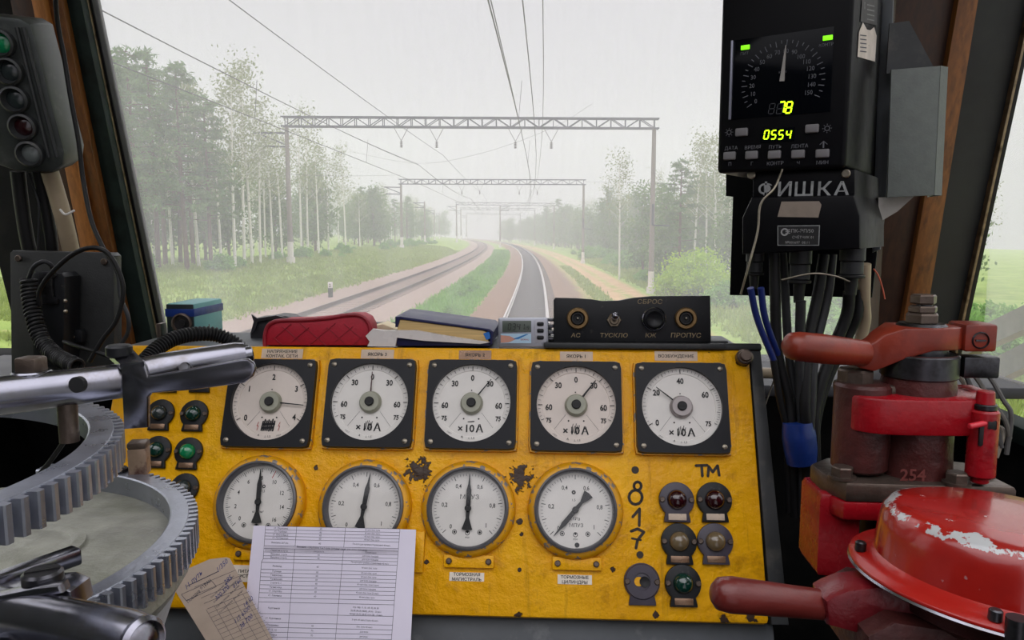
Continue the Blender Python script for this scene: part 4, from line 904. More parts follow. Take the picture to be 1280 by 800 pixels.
b = MB(); b.tube(ppts([(75, 262, 1.03), (82, 268, 1.028), (93, 263, 1.03)]), .0016, 8); tag(b.build('cable_tie', pbr('white_cable_tie', (214, 210, 204), .5)), 'white plastic tie around the cream conduit', 'cable tie')
acable([(22, 214, 1.03), (27, 255, 1.04), (34, 300, 1.05), (44, 340, 1.06)], .0095, RUBBER, 'thick black cable at the far edge of the pillar under the signal box', group=None)
acable([(48, 214, 1.04), (56, 250, 1.05), (64, 300, 1.06), (66, 335, 1.07)], .0085, RUBBER, 'thick black cable beside the cream conduit under the signal box')
acable([(36, 216, 1.03), (44, 240, 1.04), (49, 262, 1.04), (47, 318, 1.05)], .0016, CABLE, 'thin dark wire hanging between the thick cables on the pillar', 'wire', 'wire')
acable([(50, -210, .92), (66, -60, .96), (71, 20, .99), (80, 70, 1.0), (88, 120, 1.0), (98, 175, 1.0), (104, 225, 1.0), (114, 275, .99), (128, 308, .98), (137, 322, .97)], .0030, RUBBER, 'long black cable with a pale edge running down the wooden pillar', 'cable', 'pillar_cable')
acable([(137, 320, .965), (148, 345, .96), (151, 372, .955), (160, 396, .95), (160, 415, .95), (151, 432, .95)], .0028, CABLE, 'grey cable end curving out behind the black backplate', 'cable', 'cable_end')
T = thing('radio_backplate', 'upright black steel plate carrying the handset cradle beside the pillar', 'backplate', at(78, 455, 1.0))
b = MB(); yprism(b, [(12, 316), (15, 313), (138, 316), (142, 320), (143, 480), (14, 480)], 1.0, 1.02, .002); b.build('plate', pbr('black_crackle_plate', (44, 45, 45), .45, .1, .15, 80, bump=.2, bscale=400), T)
for x, y in ((24, 323), (131, 327)):
    c = at(x, y, .9995); b = MB(Matrix.Translation(c) @ Matrix.Rotation(R(90), 4, 'X')); b.cyl((0, 0, 0), (0, 0, .004), .0045, n=12, bev=.001); b.build('plate_screw', BROWNST, T)
b = MB(); yprism(b, [(38, 348), (42, 340), (76, 341), (81, 346), (81, 372), (79, 460), (40, 460)], .962, .998, .004); b.build('cradle', BLACK, T)
b = MB(); yprism(b, [(47, 340), (68, 340), (68, 345), (64, 348), (66, 371), (71, 374), (71, 380), (50, 380)], .956, .961, .001); b.build('cradle_hook', STEELD, T)
b = MB(); yprism(b, [(79, 413), (99, 412), (102, 416), (102, 428), (79, 430)], .985, .998, .002); b.build('side_socket', BLACK, T)
for x, y in ((81.5, 376), (82, 389), (91, 421)):
    c = at(x, y, .984 if x > 85 else .961); b = MB(); b.sphere(c, .0028, n=8); b.build('cradle_screw', SCREW, T)
b = MB(); b.tube(helix(ppts([(36, 348, .945), (38, 372, .94), (44, 402, .93), (54, 428, .92), (72, 446, .90), (96, 458, .87)]), .0085, 34, 10), .0024, 7, smooth=False); o = b.build('coiled_cord', RUBBER); tag(o, 'black coiled handset cord hanging in front of the black backplate', 'coiled cord')
acable([(36, 348, .945), (42, 334, .94), (54, 327, .94), (63, 331, .945), (66, 338, .95)], .0028, CABLE, 'short black loop at the top of the coiled cord', 'cord', 'cord_loop')
acable([(50, 382, .935), (49, 365, .93), (62, 344, .925), (88, 320, .92), (112, 310, .92), (133, 315, .92), (148, 338, .92), (154, 365, .92), (146, 400, .92), (128, 425, .92), (112, 452, .92)], .0030, RUBBER, 'black cable making a wide loop over the black backplate', 'cable', 'looping_cable')
acable([(80, 427, .95), (100, 434, .93), (120, 440, .92), (140, 447, .92)], .0026, RUBBER, 'black lead running from the small socket toward the console', 'cable', 'lead')
T = thing('corrugated_hose', 'black corrugated hose arching over the console behind the chrome lever', 'hose', at(250, 430, .93))
hp = ppts([(180, 452, .86), (196, 436, .88), (216, 424, .90), (240, 418, .92), (268, 418, .94), (292, 428, .95), (310, 445, .96)])
b = MB(); b.tube(hp, .0072, 14); b.build('inner_tube', RUBBER, T)
sp = spline(hp, 24); b = MB()
for i in range(1, len(sp) - 1, 4):
    d = (sp[i + 1] - sp[i - 1]).normalized(); b.lathe([(.0072, -.002), (.0095, -.0006), (.0095, .0006), (.0072, .002)], 16, False, nrot(sp[i], sp[i] + d))
b.build('hose_rings', RUBBER, T)

# ------------------------------------------------------------------ driver's controller: rings, plate, levers
def ring_gear(name, label, c, Ro, Ri, z_top, hgt, a0, a1, nteeth_full, m, group=None):
    T = thing(name, label, 'toothed ring', Matrix.Translation((c[0], c[1], z_top - hgt)))
    M = Matrix.Translation((c[0], c[1], z_top)); n = int(nteeth_full * (a1 - a0) / 360)
    b = MB(M); vs = []; fs = []; m_ = n * 2
    for i in range(m_ + 1):
        a = R(a0 + (a1 - a0) * i / m_); cs, sn = math.cos(a), math.sin(a)
        for r, z in ((Ri + .0005, -hgt * .8), (Ri, -.001), (Ri + .0012, 0), (Ro - .007, 0), (Ro - .0062, -.0012), (Ro - .0062, -hgt)): vs.append((r * cs, r * sn, z))
    k = 6
    for i in range(m_):
        for j in range(k - 1): fs.append((i * k + j, i * k + j + 1, (i + 1) * k + j + 1, (i + 1) * k + j))
    fs.append(tuple(range(k))); fs.append(tuple(m_ * k + j for j in range(k - 1, -1, -1)))
    b.add(vs, [f[::-1] for f in fs]); b.build('ring_body', m, T, angle=30)
    b = MB(M); w = (Ro * R(360 / nteeth_full)) * .56
    for i in range(n):
        a = a0 + (a1 - a0) * (i + .5) / n
        b.prism([(Ro - .0072, -w / 2 * 1.1), (Ro - .0008, -w / 2 * .86), (Ro, -w / 2 * .5), (Ro, w / 2 * .5), (Ro - .0008, w / 2 * .86), (Ro - .0072, w / 2 * 1.1)], -hgt, -.0004, Matrix.Rotation(R(a), 4, 'Z'))
    o = b.build('ring_teeth', m, T, angle=20); return T
U_C, U_Z = (-.495, .392), 2.915; L_C, L_Z = (-.452, .474), 2.835
GEAR = pbr('worn_bright_gear_steel', (166, 170, 182), .28, .82, .12, 40, bump=.15, bscale=200, dirt=((120, 120, 124), 50, .62, .8))
tu = ring_gear('toothed_ring', 'upper bright steel toothed ring of the controller beside the console', U_C, .226, .2036, U_Z, .021, -115, 82, 132, GEAR)
tl_ = ring_gear('toothed_ring', 'lower steel toothed ring lying around the grey round controller plate', L_C, .1955, .1755, L_Z, .023, -75, 96, 132, GEAR)
M = Matrix.Translation((L_C[0], L_C[1], 0))
T = thing('controller_pedestal', 'round grey master controller pedestal with a dusty cast top plate', 'master controller', Matrix.Translation((L_C[0], L_C[1], 1.5)))
b = MB(M); b.lathe([(0, L_Z - .016), (.166, L_Z - .016), (.188, L_Z - .019), (.19, L_Z - .034), (.182, L_Z - .046)], 72, False); b.build('top_plate', PLATE, T)
b = MB(M); b.lathe([(.155, 1.5), (.155, L_Z - .12), (.182, L_Z - .045)], 64, False); b.build('drum_body', GREYP, T)
pc = atz(18, 690, L_Z - .016)
b = MB(Matrix.Translation(pc)); b.lathe([(.046, 0), (.046, .003), (.040, .004), (.036, .002), (.030, .0045), (0, .005)], 44, False); b.build('centre_boss', PLATE, T)
a_, b_ = atz(58, 707, L_Z + .012), atz(97, 693, L_Z + .012)
b = MB(); d = (b_ - a_).normalized(); b.box((0, 0, (b_ - a_).length / 2 - .02), (.011, .011, (b_ - a_).length + .04), .0015, M=nrot(a_, b_)); o = b.build('square_key', CHROME, T)
bc = atz(175, 590, L_Z)
T = thing('square_bolt', 'square worn steel bolt standing on the lower toothed ring', 'bolt', Matrix.Translation(bc))
k_ = bc.y / F_PX; MZ = Matrix.Translation(bc) @ Matrix.Rotation(R(14), 4, 'Z')
b = MB(MZ); b.box((0, 0, 16 * k_), (23 * k_, 22 * k_, 36 * k_), .0012); b.build('bolt_shank', pbr('rubbed_tan_steel', (164, 140, 120), .4, .6, .2, 60, dirt=((96, 66, 54), 50, .5, .65)), T)
b = MB(MZ); b.box((0, 0, 38 * k_), (24 * k_, 23 * k_, 9 * k_), .002); b.build('bolt_head', BROWNST, T)
b = MB(MZ); b.cyl((-26 * k_, 6 * k_, 0), (-26 * k_, 6 * k_, 6 * k_), 11 * k_, n=6, bev=.001); b.build('side_nut', STEELD, T)
# main lever: tube, sleeve, bracket and latch blade
T = thing('controller_lever', 'polished steel controller lever reaching across toward the voltmeter', 'lever', Matrix.Translation(at(120, 475, .5)))
pA, pB, pC_ = at(-70, 503, .44), at(160, 475, .50), at(184, 466, .508)
pE = at(307, 444, .545)
b = MB(); b.tube([pA, at(40, 490, .47), pB], [.0125, .0125, .0118], 28, smooth=False); b.build('shaft_tube', CHROME, T)
b = MB(); b.tube([pB, at(170, 472, .503), pC_, at(205, 461.5, .514), at(295, 446, .542), at(305, 444.3, .5445), pE], [.0108, .0112, .0118, .0122, .0120, .0118, .0118, .0095], 28, smooth=False); b.build('grip_sleeve', CHROME, T)
b = MB(); d = (pE - pC_).normalized(); b.cyl(pE - d * .002, pE + d * .005, .0062, n=20, bev=.001); b.build('end_button', CHROME, T)
hc = at(100, 480, .467); b = MB(); b.cyl(hc, hc + Vector((0, -.004, .0002)), .0052, n=16); b.build('pin_hole', INK, T)
nb = at(39, 456, .475)
b = MB(Matrix.Translation(nb)); b.box((0, 0, 0), (.0145, .014, .011), .002); b.build('top_nut', BROWNST, T)
b = MB(Matrix.Translation(nb)); b.cyl((0, 0, -.012), (0, 0, -.004), .012, n=20, bev=.001); b.build('top_washer', CHROME, T)
Yk = .484
b = MB(); yprism(b, [(150, 456), (176, 451), (181, 459), (184, 471), (240, 460.5), (300, 449.5), (309, 449), (316, 454), (318.5, 462), (315, 471), (304, 479), (240, 488), (188, 492), (184, 497), (184, 535), (154, 537)], Yk, Yk + .005, .0016); b.build('latch_blade', CHROME, T)
b = MB(); zt = at(150, 452, Yk).z
tb = [at(137, 443, Yk + .028), at(166, 436.5, Yk + .028), at(180, 452, Yk), at(150, 455, Yk)]
n_ = Vector((0, 0, .0035)); b.add([p for p in tb] + [p - n_ for p in tb], [(0, 3, 2, 1), (4, 5, 6, 7), (0, 1, 5, 4), (1, 2, 6, 5), (2, 3, 7, 6), (3, 0, 4, 7)]); b.build('bracket_top', CHROME, T, angle=20)
kb = at(149, 439, Yk + .02); b = MB(Matrix.Translation(kb)); b.cyl((0, 0, -.004), (0, 0, .0045), .0086, n=20, bev=.0015); b.build('bracket_cap', BLACK, T)
sc = at(240, 455, .515); b = MB(Matrix.Translation(sc)); b.cyl((0, -.006, -.004), (0, -.0125, 0), .0042, n=18, bev=.001); b.build('pivot_screw', STEELD, T)
jp = at(84, 505, .48); b = MB(); b.cyl(Vector((jp.x, jp.y, U_Z - .004)), Vector((jp.x, jp.y, jp.z + .02)), .0062, n=18); b.build('pivot_post', BROWNST, T)
tip = [at(188, 477, Yk - .0006), at(300, 456, Yk - .0006)]
# reverser handle at the bottom
T = thing('reverser_handle', 'short polished round handle lying low in front of the controller plate', 'handle', Matrix.Translation(at(90, 790, .36)))
hA, hB = at(-40, 758, .40), at(176, 803, .345)
d = (hB - hA).normalized()
b = MB(); b.tube([hA, hA.lerp(hB, .15), hA.lerp(hB, .93), hB], [.0145, .0145, .0145, .0130], 32, smooth=False); b.build('handle_tube', CHROME, T)
b = MB(); m = nrot(hB, hB + d); b.lathe([(.0130, -.001), (.0130, .002), (.0108, .004), (.0092, .002), (.007, .0035), (0, .0045)], 28, False, m); b.build('end_cap', CHROME, T)
hub = [(-60, 740), (0, 728), (40, 720), (70, 718), (88, 726), (93, 748), (60, 756), (-60, 780)]
b = MB(); yprism(b, [(x, y + 14) for x, y in hub], .385, .405, .003); b.build('hub_clamp', CHROME, T)
b = MB(); yprism(b, [(-60, 756), (0, 744), (44, 735), (72, 733), (76, 743), (0, 760), (-60, 774)], .376, .386, .002); b.build('clamp_cover', CHROME, T)
sc = at(54, 729, .390); b = MB(Matrix.Translation(sc)); b.cyl((0, 0, 0), (0, 0, .0075), .0105, n=22, bev=.0015); b.build('slotted_screw', STEELD, T)
b = MB(Matrix.Translation(sc) @ Matrix.Rotation(.5, 4, 'Z')); b.box((0, 0, .0078), (.017, .0022, .0008)); b.build('screw_slot', INK, T)

# ------------------------------------------------------------------ train brake valve (upper right)
Yv = .80; KV = Yv / F_PX; ax = at(1146, 500, Yv)
VZ = lambda y: at(1146, y, Yv).z
MV = Matrix.Translation((ax.x, Yv, 0))
T = thing('train_brake_valve', 'maroon and red cast train brake valve with a wooden-red swivel handle', 'brake valve', Matrix.Translation((ax.x, Yv, VZ(700))))
b = MB(MV); b.lathe([(46 * KV, VZ(612)), (45 * KV, VZ(600)), (43 * KV, VZ(560)), (43 * KV, VZ(480)), (41 * KV, VZ(470)), (41 * KV, VZ(440))], 48, False); b.build('valve_body', MAROON, T)
b = MB(MV); b.cyl((-68 * KV, -.004, VZ(585)), (-68 * KV, -.004, VZ(478)), 33 * KV, n=32, bev=.003); b.box((-48 * KV, 0, VZ(535)), (50 * KV, 40 * KV, 100 * KV), .004); b.build('side_cylinder', MAROON, T)
b = MB(MV); b.cyl((-74 * KV, .004, VZ(482)), (-74 * KV, .004, VZ(462)), 22 * KV, n=8, bev=.002); b.box((-60 * KV, 0, VZ(486)), (72 * KV, 46 * KV, 16 * KV), .004); b.build('side_cap', BROWNST, T)
cl = []
for k in range(40):
    a = 2 * math.pi * k / 40; x = -8 + 86 * math.copysign(abs(math.cos(a)) ** .55, math.cos(a)); y = 56 * math.copysign(abs(math.sin(a)) ** .7, math.sin(a)); cl.append((x * KV, y * KV))
b = MB(MV); b.prism(cl, VZ(531), VZ(488), bev=.0028); b.box((72 * KV, 14 * KV, VZ(507)), (24 * KV, 40 * KV, 42 * KV), .003); b.build('clamp_collar', REDP, T)
b = MB(MV); b.cyl((0, 0, VZ(470)), (0, 0, VZ(441)), 44 * KV, n=48, bev=.0015); b.box((66 * KV, -.004, VZ(456)), (42 * KV, 26 * KV, 26 * KV), .002); b.build('steel_band', STEELD, T)
b = MB(MV); b.cyl((0, 0, VZ(442)), (0, 0, VZ(418)), 31 * KV, n=36); b.build('handle_neck', STEELD, T)
b = MB(MV); b.box((-4 * KV, 38 * KV * -1, VZ(566)), (1 * KV, 1 * KV, 1 * KV))
MT = MV @ Matrix.Translation((-20 * KV, -43.4 * KV, VZ(580))) @ Matrix.Rotation(R(90), 4, 'X') @ Matrix.Rotation(R(0), 4, 'Z')
b = MB(MT); b.text('254', (0, 0), .0125, .0006, fat=.02); b.build('cast_figures', pbr('raised_cast_number', (116, 62, 58), .4, .1), T, angle=0)
# handle
b = MB(MV); arm = [(-78, -15), (-60, -17), (-52, -19), (-32, -31), (0, -34), (30, -27), (40, -18), (76, -17), (76, 17), (40, 18), (28, 27), (0, 34), (-32, 31), (-52, 19), (-60, 17), (-78, 15)]
vs = []; zt_ = lambda x: np.interp(x, [-80, -64, -48, -34, 80], [VZ(437), VZ(428), VZ(412), VZ(406.5), VZ(406.5)]); zb_ = lambda x: np.interp(x, [-80, -60, -40, -20, 80], [VZ(458), VZ(462), VZ(452), VZ(434), VZ(434)])
n = len(arm); vs = [(x * KV, y * KV, zb_(x)) for x, y in arm] + [(x * KV, y * KV, zt_(x)) for x, y in arm]
q = bmesh.new(); bv = [q.verts.new(v) for v in vs]; h = n // 2
for i in range(h - 1):
    j = n - 1 - i
    q.faces.new((bv[n + i], bv[n + i + 1], bv[n + j - 1], bv[n + j])); q.faces.new((bv[i + 1], bv[i], bv[j], bv[j - 1]))
for i in range(n): k = (i + 1) % n; q.faces.new((bv[i], bv[k], bv[n + k], bv[n + i]))
bmesh.ops.recalc_face_normals(q, faces=q.faces); bmesh.ops.bevel(q, geom=[e for e in q.edges if len(e.link_faces) == 2 and e.calc_face_angle(0) > .6], offset=.0022, segments=2, profile=.5, affect='EDGES')
b.bm(q); b.box((59 * KV, -.002, VZ(419)), (38 * KV, 44 * KV, 33 * KV), .003); b.build('handle_arm', REDBR, T)
b = MB(); g0, g1 = at(1074, 441, Yv - .012), at(983, 431.5, Yv - .05)
b.tube([g0 + (g0 - g1) * .06, g0.lerp(g1, .5), g0.lerp(g1, .84), g0.lerp(g1, .94), g0.lerp(g1, .985), g1], [.0132, .0150, .0146, .0130, .0090, .003], 24, smooth=False); b.build('handle_grip', REDBR, T, angle=60)
hx = MV @ Vector((58 * KV, -25.5 * KV, VZ(421.5)))
b = MB(Matrix.Translation(hx) @ Matrix.Rotation(R(90), 4, 'X')); b.lathe([(.0088, -.0005), (.0078, .0012), (.007, -.001), (0, -.001)], 22, False); b.box((0, 0, 0), (.010, .0016, .0012)); b.build('clamp_screw', STEELD, T)
b = MB(MV); b.cyl((0, 0, VZ(409)), (0, 0, VZ(403.5)), 30 * KV, 27 * KV, 36, bev=.001); b.build('top_washer', STEELD, T)
for z0, z1, r in ((405, 391, 20), (391, 382, 17), (380, 368, 15)):
    b = MB(MV @ Matrix.Rotation(.3 + r * .04, 4, 'Z')); b.hexn((2 * KV, 0, VZ(z0)), (2 * KV, 0, VZ(z1)), r * KV); b.build('hex_nut', BROWNST, T)
b = MB(MV); b.cyl((2 * KV, 0, VZ(405)), (2 * KV, 0, VZ(370)), 9 * KV, n=16); b.build('centre_stud', STEELD, T)
# lock pin in its holder
hp_ = (53 * KV, -52 * KV)
b = MB(MV); b.cyl((*hp_, VZ(578)), (*hp_, VZ(499)), 16 * KV, n=28, bev=.002); b.cyl((*hp_, VZ(585)), (*hp_, VZ(577)), 10 * KV, n=20, bev=.001); b.build('pin_holder', REDP, T)
b = MB(MV); b.cyl((*hp_, VZ(499)), (*hp_, VZ(492)), 13 * KV, n=20, bev=.001); b.build('pin_collar', STEELD, T)
b = MB(MV); b.cyl((*hp_, VZ(493)), (*hp_, VZ(477)), 10.5 * KV, 9.5 * KV, n=20, bev=.001); b.build('pin_top', REDP, T)
b = MB(MV); b.box((hp_[0] - 8 * KV, hp_[1] - 13.4 * KV, VZ(526)), (8 * KV, 2 * KV, 26 * KV), .0015); b.box((hp_[0] + 1 * KV, hp_[1] - 15.2 * KV, VZ(514)), (10 * KV, 2 * KV, 11 * KV), .0015); b.build('holder_slot', INK, T)
b = MB(MV); b.cyl((hp_[0] - 4 * KV, hp_[1] - 12 * KV, VZ(512)), (hp_[0] - 26 * KV, hp_[1] - 18 * KV, VZ(515)), 3.4 * KV, n=14, bev=.0008); b.build('pin_lever', pbr('bright_red_pin', (196, 44, 58), .35), T)
# base flange with bolts, lower red casting
fl = [(-117, -14), (-100, -52), (92, -58), (86, 40), (10, 66), (-88, 52), (-117, 24)]
b = MB(MV); b.prism([(x * KV, y * KV) for x, y in fl], VZ(612), VZ(588), bev=.004); b.build('base_flange', BROWNST, T)
for x, y in ((-99, -34), (28, -50), (74, -16), (-60, 40)):
    b = MB(MV); b.hexn((x * KV, y * KV, VZ(588)), (x * KV, y * KV, VZ(574)), 13 * KV); b.cyl((x * KV, y * KV, VZ(588)), (x * KV, y * KV, VZ(585)), 16 * KV, n=20); b.build('flange_bolt', BROWNST, T)
b = MB(MV); b.prism([(x * KV * 1.02, y * KV) for x, y in fl], VZ(634), VZ(611), bev=.004)
b.prism([(-122 * KV, -30 * KV), (-76 * KV, -36 * KV), (-76 * KV, 40 * KV), (-122 * KV, 40 * KV)], VZ(712), VZ(608), bev=.008); b.build('lower_casting', REDP, T)
b = MB(MV); b.cyl((10 * KV, 10 * KV, VZ(760)), (10 * KV, 10 * KV, VZ(632)), 62 * KV, n=40); b.build('lower_pipe_body', pbr('grey_black_casting', (62, 62, 64), .5, .3, .3, 30), T)

# ------------------------------------------------------------------ locomotive brake valve with the red dome (lower right)
Yd = .60; KD = Yd / F_PX; dc = at(1252, 716, Yd)
MD = Matrix.Translation(dc) @ Matrix.Rotation(R(4), 4, 'Y') @ Matrix.Rotation(R(-2), 4, 'X')
T = thing('locomotive_brake_valve', 'brake valve with a scratched signal-red dome cover and dark red handle', 'brake valve', Matrix.Translation(dc - Vector((0, 0, .12))))
def dome_mat():
    m, t, p = nodes('scratched_red_dome_paint'); L = t.links.new
    tc = N(t, 'ShaderNodeTexCoord'); v = tc.outputs['Object']; sp_ = N(t, 'ShaderNodeSeparateXYZ'); L(v, sp_.inputs[0])
    base = mixc(t, ramp(t, noise(t, v, 18), .3, .7), lin((136, 20, 16)), lin((160, 30, 22)))
    n = noise(t, v, 34, 6, .65)
    edge = ramp(t, math_(t, 'ABSOLUTE', math_(t, 'SUBTRACT', math_(t, 'MULTIPLY_ADD', sp_.outputs['X'], .07, math_(t, 'MULTIPLY_ADD', sp_.outputs['Y'], .035, sp_.outputs['Z'])), .12 + DOME_H * .9)), .0085, .002)
    k = ramp(t, math_(t, 'ADD', edge, math_(t, 'MULTIPLY', math_(t, 'SUBTRACT', n, .62), 3.4)), .5, .56)
    sc_ = ramp(t, noise(t, v, 150, 2), .72, .76)
    L(mixc(t, math_(t, 'MAXIMUM', k, math_(t, 'MULTIPLY', sc_, .3)), base, lin((176, 178, 178))), p.inputs['Base Color'])
    p.inputs['Roughness'].default_value = .22; p.inputs['Coat Weight'].default_value = .5; p.inputs['Coat Roughness'].default_value = .08
    b = N(t, 'ShaderNodeBump'); b.inputs['Strength'].default_value = .3; b.inputs['Distance'].default_value = .001; L(n, b.inputs['Height']); L(b.outputs[0], p.inputs['Normal']); return m
DOME_H = 74 * KD
rD = 148 * KD
b = MB(MD); b.lathe([(rD * 1.005, 0), (rD, .004), (rD * .985, DOME_H * .55), (rD * .965, DOME_H * .78), (rD * .91, DOME_H * .93), (rD * .80, DOME_H), (rD * .4, DOME_H + .0016), (0, DOME_H + .002)], 80, False); b.build('dome_cover', dome_mat(), T, angle=60)
b = MB(MD); b.lathe([(rD * 1.0, .004), (rD * 1.07, -.001), (rD * 1.19, -.003), (rD * 1.2, -.005), (rD * 1.19, -.0065)], 80, False); b.build('cover_flange', REDDOME, T, angle=60)
b = MB(MD); b.lathe([(rD * 1.19, -.0062), (rD * 1.205, -.0078), (rD * 1.18, -.0095), (rD * .7, -.0095)], 80, False); b.build('gasket_rim', CHROME, T)
for a in (165, 238, 300, 30):
    c = Vector((rD * 1.11 * math.cos(R(a)), rD * 1.11 * math.sin(R(a)), -.002)); b = MB(MD @ Matrix.Translation(c)); b.cyl((0, 0, 0), (0, 0, .0085), .0045, n=12, bev=.001); b.build('flange_screw', STEELD, T)
b = MB(MD); b.lathe([(rD * .9, -.0094), (rD * .85, -.03), (rD * .5, -.05), (rD * .5, -.12)], 48, False); b.build('valve_body', MAROON, T)
b = MB(); hA_, hB_ = at(1040, 757, .600), at(891, 741, .575)
b.tube([hA_ + (hA_ - hB_) * .1, hA_, hA_.lerp(hB_, .4), hA_.lerp(hB_, .85), hA_.lerp(hB_, .95), hA_.lerp(hB_, .99), hB_], [.0116, .0118, .0128, .0142, .0125, .008, .003], 28, smooth=False); b.build('handle_grip', REDGRIP, T, angle=60)
b = MB(); yprism(b, [(1032, 752), (1044, 745), (1062, 738), (1096, 734), (1150, 738), (1290, 766), (1290, 830), (1165, 806), (1122, 786), (1102, 774), (1094, 800), (1036, 784)], .580, .615, .005); b.build('handle_arm', pbr('dark_red_cast_arm', (104, 18, 26), .28, 0, .2, 30, bump=.4, bscale=120), T)
b = MB(); yprism(b, [(1085, 796), (1120, 778), (1260, 800), (1260, 850), (1085, 850)], .56, .66, .004); b.build('lower_body', MAROON, T)
b = MB(); s0 = at(1272, 772, .50); b.cyl(s0, s0 - Vector((0, 0, .05)), .007, n=16); b.build('stud', STEELD, T)

# ------------------------------------------------------------------ wiring at the right window, exterior handrails
G2 = ('old grey wire of the frayed bundle hanging at the side window corner', 'wire', 'frayed wires at the side window')
for k, pts in enumerate(([(1207, 455, .98), (1222, 475, .97), (1240, 502, .96), (1256, 525, .95), (1262, 548, .95)], [(1203, 460, .985), (1216, 488, .975), (1232, 515, .965), (1246, 535, .955), (1252, 560, .95)],
                         [(1198, 468, .99), (1218, 500, .985), (1240, 528, .97), (1254, 540, .955), (1245, 572, .95)], [(1213, 448, .98), (1236, 470, .965), (1254, 500, .955), (1264, 520, .95), (1258, 568, .95)],
                         [(1225, 520, .975), (1240, 530, .97), (1250, 552, .96), (1236, 580, .955)])):
    b = MB(); b.tube(ppts(pts), .0030, 8); tag(b.build('old_wire', pbr('aged_wire_%d' % k, [(90, 86, 80), (60, 58, 56), (120, 112, 100), (80, 78, 76), (70, 70, 72)][k], .5, 0, .25, 60)), *G2)
for nm, p, q in (('upper grey handrail bar slanting outside the side window', (1175, 448), (1330, 378)), ('lower grey handrail bar slanting outside the side window', (1190, 492), (1330, 424))):
    Xr = XR + .22; P0, P1 = atx(*p, Xr), atx(*q, Xr); b = MB(); b.bar(P0, P1, .03, .05); tag(b.build('handrail', pbr('grey_rail_paint', (132, 132, 122), .5)), nm, 'handrail')
b = MB(); P0, P1 = atx(1238, 472, XR + .06), atx(1330, 498, XR + .06); b.bar(P0, P1, .012, .014); tag(b.build('wiper_arm', RUBBER), 'thin black wiper arm outside the side window', 'wiper arm')
acable([(93, 530, .62), (80, 552, .62), (64, 575, .62), (50, 592, .62)], .0022, RUBBER, 'thin black lead slanting down behind the upper toothed ring', 'cable', 'lead')

# ------------------------------------------------------------------ the line outside: ground, tracks, masts, wires, forest
CURV = -.000256
def tcx(y): return -.79 + CURV * y * y                 # centre of the near track
GL = [(-140, 1.4), (-40, 1.15), (-17, .8), (-13.2, .45), (-11.4, -.15), (-10.4, -.28), (-9.3, -.2), (-5.9, -.2), (-5.1, -.42), (-2.6, -.45), (-1.75, -.2), (1.75, -.2), (2.9, -.75), (5, -.95), (7.6, -.95), (9, -1.0), (20, -.85), (60, -.5), (140, -.3)]
def gz(l): return float(np.interp(l, [a for a, _ in GL], [z for _, z in GL])) - .0095 * l
def G(l, y): return Vector((tcx(y) + l, y, gz(l)))
LT = -7.7                                              # the far track, lateral offset
def lat(px, d): return (ray(px, 291) * d).x - tcx((ray(px, 291) * d).y), (ray(px, 291) * d).y
def ground_mat():
    m, t, p = nodes('trackside_ground'); L = t.links.new
    uv = N(t, 'ShaderNodeUVMap'); uv.uv_map = 'lat'; s = N(t, 'ShaderNodeSeparateXYZ'); L(uv.outputs[0], s.inputs[0])
    tc = N(t, 'ShaderNodeTexCoord'); v = tc.outputs['Object']
    n1 = noise(t, v, .5, 5, .65); n2 = noise(t, v, 1.6, 4); n3 = noise(t, v, 14, 3)
    l = math_(t, 'ADD', s.outputs[0], math_(t, 'MULTIPLY', math_(t, 'SUBTRACT', n1, .5), 1.3))
    ls = math_(t, 'ADD', s.outputs[0], math_(t, 'MULTIPLY', math_(t, 'SUBTRACT', n3, .5), .12))
    grass = mixc(t, ramp(t, n1, .35, .65), lin((112, 138, 62)), lin((148, 166, 90))); grass = mixc(t, ramp(t, n2, .58, .8), grass, lin((156, 152, 98)))
    ball = mixc(t, ramp(t, n3, .3, .7), lin((132, 114, 104)), lin((164, 146, 136)))
    ballr = mixc(t, ramp(t, n3, .3, .7), lin((112, 90, 76)), lin((146, 120, 102)))
    dirt = mixc(t, ramp(t, n2, .3, .7), lin((168, 136, 102)), lin((190, 160, 124)))
    bed = mixc(t, ramp(t, n3, .3, .7), lin((66, 62, 62)), lin((88, 82, 80)))
    def band(a, b, e, src): return math_(t, 'MULTIPLY', ramp(t, src, a - e, a + e), ramp(t, src, b + e, b - e))
    o = grass
    o = mixc(t, band(-11.0, -4.9, .25, l), o, ball)
    o = mixc(t, band(-2.5, 3.3, .25, l), o, ballr)
    o = mixc(t, band(3.2, 4.2, .4, l), o, mixc(t, ramp(t, n2, .4, .6), lin((170, 140, 110)), lin((140, 146, 84))))
    o = mixc(t, band(4.8, 5.9, .3, l), o, dirt); o = mixc(t, band(6.4, 7.5, .3, l), o, dirt); o = mixc(t, math_(t, 'MULTIPLY', band(5.4, 6.8, .3, l), ramp(t, n2, .45, .6)), o, dirt)
    o = mixc(t, band(-.78, .78, .05, ls), o, bed); o = mixc(t, band(LT - .78, LT + .78, .05, ls), o, mixc(t, n3, lin((140, 120, 110)), lin((166, 146, 136))))
    L(o, p.inputs['Base Color']); p.inputs['Roughness'].default_value = .95; p.inputs['Specular IOR Level'].default_value = .1; return m
ys_ = [1.0 * k for k in range(-6, 40, 2)] + [40 + 4 * k for k in range(100)]
ls_ = sorted(set([a for a, _ in GL] + [-100, -70, -30, -22, -12.2, -8.5, -7.7, -6.8, -4.4, -3.6, -1, 0, 1, 2.3, 4, 6, 8.2, 12, 15, 30, 45, 100]))
vs = [(tcx(y) + l, y, gz(l)) for y in ys_ for l in ls_]; nl = len(ls_)
fs = [(i * nl + j, i * nl + j + 1, (i + 1) * nl + j + 1, (i + 1) * nl + j) for i in range(len(ys_) - 1) for j in range(nl - 1)]
me = bpy.data.meshes.new('ground'); me.from_pydata(vs, [], fs); u = me.uv_layers.new(name='lat')
